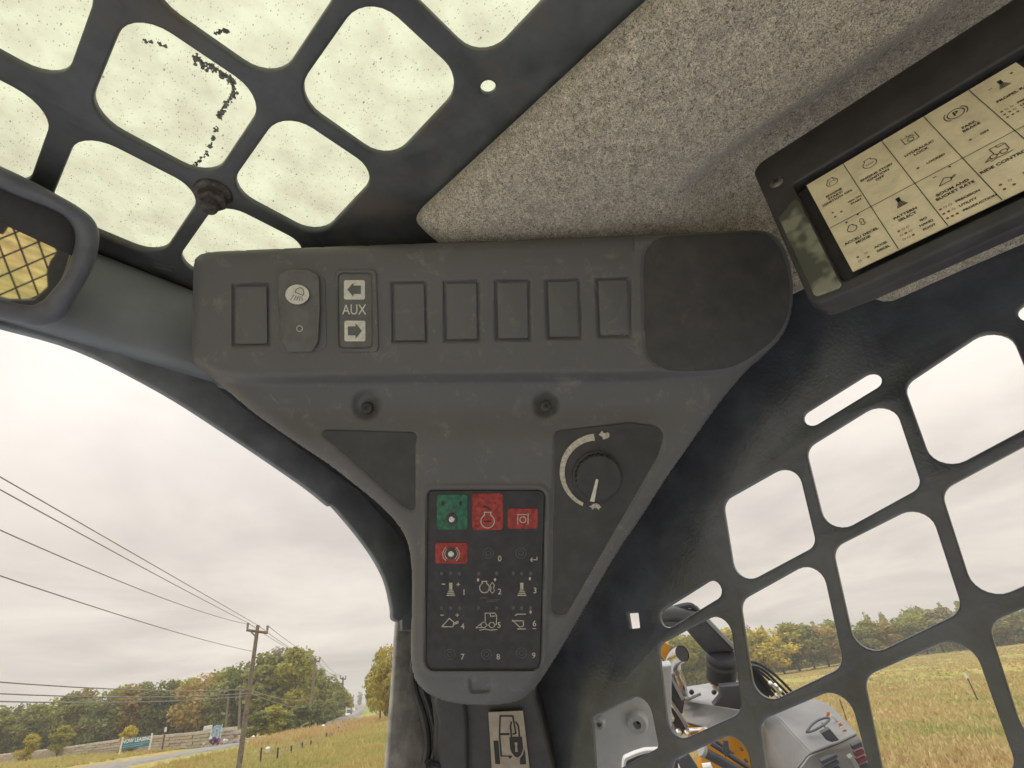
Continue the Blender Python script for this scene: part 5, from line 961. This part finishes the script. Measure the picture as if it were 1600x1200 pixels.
def shell(name, V, Fc, m, th=.012, parent=ld, bev=.006):
    me = mesh(name, [dep(*p) for p in V], Fc); o = link(name, me, m, parent); bmx = bmesh.new(); bmx.from_mesh(me); bmesh.ops.recalc_face_normals(bmx, faces=bmx.faces); bmx.to_mesh(me); bmx.free()
    md = o.modifiers.new('th', 'SOLIDIFY'); md.thickness = th; md.offset = 0; b_ = o.modifiers.new('bv', 'BEVEL'); b_.width = bev; b_.segments = 2; smooth(me, 30); return o
# rear engine hood: side, top (curved) and louvred tail
top = [(1206, 1116, 3.05), (1262, 1092, 3.45), (1284, 1096, 3.40), (1302, 1106, 3.25), (1339, 1147, 2.72), (1312, 1160, 2.66), (1267, 1177, 2.60), (1238, 1147, 2.82)]
shell('hood_side', [(1190, 1123, 3.02), (1206, 1116, 3.05), (1222, 1128, 2.94), (1238, 1147, 2.82), (1267, 1177, 2.60), (1262, 1181, 2.60), (1238, 1212, 2.60), (1228, 1290, 2.60), (1196, 1290, 2.95), (1180, 1200, 3.0)], [tuple(range(10))], M_GREY)
hd = shell('hood_top', top + [(1222, 1128, 2.94)], [(0, 1, 2, 3, 4, 5, 6, 7, 8)], M_GREY)
shell('tail_door', [(1268, 1179, 2.60), (1340, 1149, 2.72), (1352, 1166, 2.66), (1366, 1210, 2.62), (1380, 1300, 2.62), (1240, 1300, 2.56), (1240, 1214, 2.57), (1263, 1183, 2.59)], [tuple(range(8))], M_GREY)
def lou(pts, m, name='louvre_slot', d=2.585, th=.02): return cplate(name, pts, d, th, .003, m, ld, r=1.5)
for k in range(3): lou([(1283 + 2 * k, 1190 + 9.5 * k), (1308 + 2.4 * k, 1179 + 9.5 * k), (1310 + 2.4 * k, 1184 + 9.5 * k), (1285 + 2 * k, 1195.5 + 9.5 * k)], M_BLK, d=2.535)
for k, m_ in enumerate((M_BLK, M_TAIL, M_TAIL, M_BLK)): lou([(1331 + 4.2 * k, 1166 + 11 * k), (1346 + 3.6 * k, 1159.5 + 11 * k), (1348.5 + 3.6 * k, 1166.5 + 11 * k), (1334 + 4.2 * k, 1173 + 11 * k)], m_, 'tail_lamp' if m_ is M_TAIL else 'louvre_slot', d=2.56)
cplate('tail_rib', [(1327, 1186), (1333, 1182), (1360, 1225), (1352, 1230)], 2.53, .03, .008, M_GREY, ld)
cplate('handle_recess', [(1283, 1146), (1297, 1139), (1312, 1157), (1300, 1160), (1292, 1157)], 2.62, .02, .003, M_DGREY, ld, r=1)
b = MB(); b.tube([dep(x, y, d) for x, y, d in spline([(1261, 1143, 2.76), (1268, 1133, 2.78), (1279, 1125, 2.8), (1293, 1121, 2.8), (1295, 1125, 2.79), (1286, 1133, 2.75), (1272, 1141, 2.74), (1262, 1144, 2.76)], 4)], .006, 8); b.tube([dep(1285, 1130, 2.77), dep(1300, 1150, 2.68)], .006, 8); b.build('hood_handle', M_HANDLE, ld)
# orange and white hood print
for pts, m_ in (([(1292, 1113), (1296, 1112), (1297, 1118), (1291, 1120)], M_ORNG), ([(1297, 1118), (1300, 1116.5), (1311, 1128), (1308, 1130)], M_SIGNW), ([(1309, 1131), (1313, 1129), (1317, 1133), (1312, 1135)], M_ORNG), ([(1313, 1137), (1316, 1135.5), (1319, 1139), (1316, 1140)], M_SIGNW), ([(1316, 1141), (1321, 1139), (1325, 1143), (1319, 1146)], M_ORNG)):
    dd = [3.05, 2.98, 2.9, 2.86, 2.80][[1292, 1297, 1309, 1313, 1316].index(pts[0][0])]; cplate('hood_print', pts, dd - .02, .002, .0003, m_, ld)
# forward engine cover with deck, exhaust, air cleaner and its duct
shell('engine_cover', [(1069, 1097, 3.3), (1100, 1101, 3.25), (1165, 1114, 3.1), (1165, 1128, 3.05), (1108, 1139, 3.1), (1072, 1129, 3.2), (1067, 1112, 3.3)], [tuple(range(7))], M_GREY)
shell('engine_deck', [(1069, 1096, 3.31), (1073, 1074, 3.8), (1106, 1069, 3.85), (1160, 1066, 3.8), (1166, 1113, 3.11)], [(0, 1, 2, 3, 4)], M_LGREY)
cplate('deck_panel', [(1126, 1073), (1170, 1070), (1172, 1112), (1115, 1103), (1126, 1090)], 3.06, .04, .006, M_DGREY, ld)
for x, y in ((1080, 1082), (1115, 1082)): b = MB(); b.lathe([(.014, 0), (.014, .02), (.006, .03)], frame(dep(x, y, 3.30), R, (0, .3, 1)) , 10); b.build('deck_bolt', M_BLK, ld)
b = MB(); P = [dep(x, y, d) for x, y, d in spline([(1067, 1101, 3.35), (1063, 1080, 3.35), (1058, 1062, 3.35), (1053, 1047, 3.35), (1052, 1036, 3.33), (1056, 1027, 3.28), (1066, 1021, 3.22)], 5, False)]; b.tube(P, .046, 20, False); o_ = b.build('exhaust_pipe', M_CHR, ld, sm=60)
d_ = P[-1] - P[-2]; d_ /= np.linalg.norm(d_); Mx = frame(P[-1] - d_ * .004, np.cross(d_, [0, 0, 1.]), np.cross(np.cross(d_, [0, 0, 1.]), d_)); b = MB(); b.lathe([(.043, 0), (.0, .001)], Mx, 18, False); b.build('dark_bore', M_BLK, o_)
b = MB(); b.tube([dep(1066, 1097, 3.28), dep(1095, 1084, 3.26)], .008, 8); b.tube([dep(1072, 1096, 3.27), dep(1072, 1090, 3.27)], .016, 8); b.build('exhaust_bracket', M_LGREY, ld)
Mc = frame(dep(1127, 1062, 3.3), R * .99 - U * .06, (0, 0, 1.0)); axz = np.array(U) * .95 - F * .1; Mc = frame(dep(1126, 1060, 3.3), R, np.cross(axz, R))
b = MB(); b.lathe([(.02, -.005), (.088, 0), (.088, .075), (.094, .085), (.094, .10), (.088, .106), (.088, .118), (.094, .124), (.094, .15), (.085, .165), (.02, .168)], Mc, 28); b.build('air_cleaner', M_BLK, ld, sm=50)
b = MB(); b.lathe([(.05, -.06), (.05, -.0), (.02, .0)], Mc, 14)
for a in range(12): a_ = a * math.pi / 6; b.box((.056 * math.cos(a_), .056 * math.sin(a_), -.02), .014, .014, .035, a_, Mc)
b.build('clear_bowl', M_CLEAR, ld)
cplate('duct_upright', [(1066, 977), (1102, 962), (1152, 1015), (1146, 1018), (1106, 1022), (1100, 1017)], 3.28, .16, .012, M_DGREY, ld)
cplate('duct_edge', [(1099, 966), (1104, 964), (1156, 1016), (1148, 1017)], 3.26, .02, .004, M_LGREY, ld)
b = MB(); b.tube([dep(1024, 962, 3.1), dep(1048, 958, 3.12), dep(1075, 962, 3.15), dep(1092, 966, 3.2)], .045, 16); b.tube([dep(1030, 973, 3.08), dep(1060, 975, 3.1)], .02, 10); b.build('lift_arm_tube', M_DGREY.copy(), ld); bpy.data.materials['machine dark grey.001'].node_tree.nodes['Principled BSDF'].inputs['Roughness'].default_value = .3
b = MB(); b.tube([dep(*q) for q in spline([(1048, 952, 3.12), (1070, 946, 3.15), (1082, 947, 3.15), (1092, 958, 3.2)], 4, False)], .016, 8); b.build('lift_arm_hose', M_BLK, ld)
cplate('amber_guard', [(1026, 1010), (1036, 1002), (1046, 1008), (1046, 1018), (1040, 1035), (1030, 1022)], 3.5, .05, .01, M_YEL, ld, r=3)
cplate('frame_strut', [(1030, 1022), (1037, 1030), (1071, 1092), (1067, 1116), (1060, 1116), (1032, 1070)], 3.1, .06, .008, M_DGREY, ld); 
for pts in ([(1034, 1033), (1038, 1036), (1070, 1092), (1066, 1096)], [(1036, 1078), (1041, 1083), (1077, 1136), (1072, 1140)], [(1043, 1118), (1046, 1120), (1064, 1153), (1059, 1155)]): cplate('frame_edge', pts, 3.05, .05, .006, M_LGREY, ld)
cplate('frame_web', [(1036, 1086), (1074, 1140), (1060, 1155), (1040, 1122)], 3.12, .04, .006, M_DGREY, ld)
cplate('frame_web', [(1026, 1100), (1040, 1118), (1062, 1156), (1058, 1170), (1020, 1170)], 3.14, .04, .006, M_GREY, ld)
for x, y in ((1047, 1117), (1061, 1145), (1074, 1147), (1050, 1123)): b = MB(); b.lathe([(.004, -.02), (.016, -.018), (.016, .0), (.01, .012), (.0, .014)], frame(dep(x, y, 3.02), R, U), 12, False); b.build('hose_fitting', M_BRASS, ld)
cplate('yellow_rail', [(1076, 1133), (1112, 1141), (1112, 1150), (1080, 1150)], 3.18, .05, .006, M_YEL, ld); b = MB(); b.tube([dep(1076, 1143, 3.06), dep(1105, 1141, 3.06)], .018, 10); b.build('cylinder_rod', M_CHR, ld)
# hydraulic hoses and linkage beyond the cover
for i in range(4):
    b = MB(); P = [dep(x, y, 3.5 + .02 * i) for x, y in spline([(1158, 1037 + 6 * i), (1176, 1034 + 5 * i + (i % 2) * 2), (1196 - 2 * i, 1043 + 5 * i), (1220 - 4 * i, 1063 + 4 * i + (i % 2) * 2), (1243 - 6 * i, 1087 + 3 * i)], 5, False)]; b.tube(P, .009, 8); b.build('hydraulic_hose', M_BLK, ld)
for pts, m_ in (([(1164, 1040), (1171, 1038), (1212, 1086), (1206, 1090)], M_DGREY), ([(1158, 1046), (1178, 1044), (1192, 1056), (1206, 1074), (1200, 1100), (1160, 1092)], M_BLK), ([(1158, 1080), (1180, 1086), (1206, 1094), (1206, 1104), (1160, 1110)], M_GREY)): cplate('linkage_plate', pts, 3.55, .04, .006, m_, ld)
for x, y in ((1205, 1069), (1213, 1073), (1219, 1080), (1215, 1088)): b = MB(); b.lathe([(.003, -.02), (.014, -.018), (.014, 0), (.008, .01), (0, .012)], frame(dep(x, y, 3.42), R, U), 12, False); b.build('hose_fitting', M_BRASS, ld)
# yellow boom tower with cylinder seen low down
cplate('boom_tower', spline([(1096, 1166), (1120, 1152), (1140, 1146), (1158, 1152), (1168, 1172), (1176, 1210), (1180, 1300), (1110, 1300)], 4), 2.9, .08, .012, M_YEL, ld)
cplate('tower_edge', [(1140, 1147), (1150, 1144), (1162, 1151), (1172, 1170), (1170, 1174), (1158, 1154)], 2.86, .03, .006, M_LGREY, ld)
b = MB(); b.tube([dep(1098, 1174, 2.80), dep(1170, 1214, 2.72)], .024, 14); b.build('lift_cylinder', M_BLK, ld); b = MB(); b.tube([dep(1095, 1172, 2.80), dep(1100, 1175, 2.8)], .030, 14); b.build('cylinder_collar', M_LGREY, ld)
b = MB(); b.tube([dep(1111, 1161, 2.82), dep(1170, 1200, 2.76)], .013, 10); b.tube([dep(1118, 1158, 2.84), dep(1146, 1178, 2.8)], .009, 8); b.build('steel_line', M_DGREY, ld)
cplate('line_clamp', [(1132, 1158), (1138, 1157), (1141, 1178), (1134, 1184), (1130, 1176)], 2.74, .02, .005, M_DGREY, ld)
for x, y in ((1159, 1171), (1166, 1189)): b = MB(); b.lathe([(.008, -.01), (.008, .004), (0, .006)], frame(dep(x, y, 2.85), R, U), 10, False); b.build('tower_bolt', M_POST, ld)
cplate('counter_plate', [(1052, 1192), (1076, 1178), (1096, 1210), (1100, 1300), (1050, 1300)], 2.6, .05, .008, M_DGREY, ld); b = MB(); b.tube([dep(1053, 1186, 2.55), dep(1060, 1202, 2.55), dep(1070, 1240, 2.55)], .012, 8); b.tube([dep(1098, 1198, 2.55), dep(1108, 1196, 2.55), dep(1112, 1206, 2.55)], .014, 8); b.build('white_hose', M_SIGNW, ld)
# chassis and wheels that carry it (mostly hidden by the cab wall)
cb = dep(1230, 1300, 2.95); b = MB(); b.box((cb[0] + .35, cb[1] + .15, -1.15), 1.0, 1.5, .75, -.55); b.build('chassis', M_BLK, ld)
for dx_, dy_ in ((-.35, -.35), (.55, -.55), (-.05, .75), (.95, .45)):
    Mw = Matrix.Translation((cb[0] + .25 + dx_, cb[1] + .05 + dy_, -1.58)) @ Matrix.Rotation(-.55, 4, 'Z') @ Matrix.Rotation(math.pi / 2, 4, 'Y'); b = MB(); b.lathe([(.22, -.13), (.40, -.12), (.42, -.06), (.42, .06), (.40, .12), (.22, .13)], Mw, 24); w_ = b.build('wheel', M_TYRE, ld); b = MB(); b.lathe([(.02, -.135), (.23, -.13), (.23, .13), (.02, .135)], Mw, 18); b.build('rim', M_YEL, w_)
# ---------------------------------------------------------------- grey lift-arm plate with bushing just outside the side plate
M_ARM = mat('grey lift arm paint', (.55, .555, .55), .5, var=.1, vs=25, bump=.1, bs=300)
arm = thing('lift_arm_plate', 'flat grey steel plate with round bushing behind the lower left opening', 'arm plate', CAMM(.56))
DA = .565
cut = spline([(972, 1220), (973, 1186), (982, 1178), (1000, 1171), (1016, 1168.5), (1060, 1168)], 5, False)
cplate('arm_plate', [(905, 1060), (1050, 1040), (1050, 1165)] + [tuple(p) for p in cut[::-1]] + [(900, 1240)], DA, .012, .002, M_ARM, arm)
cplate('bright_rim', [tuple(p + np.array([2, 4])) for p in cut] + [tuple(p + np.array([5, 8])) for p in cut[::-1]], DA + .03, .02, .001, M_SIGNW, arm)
cplate('back_plate', [(960, 1160), (1060, 1150), (1060, 1240), (960, 1240)], DA + .06, .01, .001, M_DGREY, arm)
kx = DA / FPX; Mb = frame(dep(996, 1126, DA), R * .96 - F * .28, U)
b = MB(); b.lathe([(16.5 * kx, -.002), (16.5 * kx, .004), (15.5 * kx, .007), (14 * kx, .008), (6.5 * kx, .008), (6 * kx, .007), (6 * kx, -.004), (0, -.004)], Mb, 28, False); bu = b.build('bushing', M_ARM, arm, sm=30); b = MB(); b.lathe([(5.5 * kx, .0), (0, .0005)], Mb, 16, False); b.build('bushing_bore', M_BLK, bu)
Mb = frame(dep(937, 1127, DA), R * .96 - F * .28, U); b = MB(); b.lathe([(9 * kx, -.002), (9 * kx, .005), (7.5 * kx, .0065), (4 * kx, .0065), (3.5 * kx, .002), (0, .002)], Mb, 20, False); b.build('grease_boss', M_ARM, arm, sm=30)
bpy.context.view_layer.update()
# ---------------------------------------------------------------- autumn haze over the whole place
hm = bpy.data.materials.new('thin autumn haze'); hm.use_nodes = True; t = hm.node_tree; t.nodes.clear(); pv = N(t, 'ShaderNodeVolumePrincipled', Density=.0014, Anisotropy=.1); pv.inputs['Color'].default_value = (.95, .93, .87, 1); ho = N(t, 'ShaderNodeOutputMaterial'); t.links.new(pv.outputs[0], ho.inputs['Volume'])
b = MB(); b.box((0, 0, 5.0), 3200, 3200, 26); tag(b.build('haze', hm, None, None), 'thin pale haze over field and woods', None, None, 'stuff')
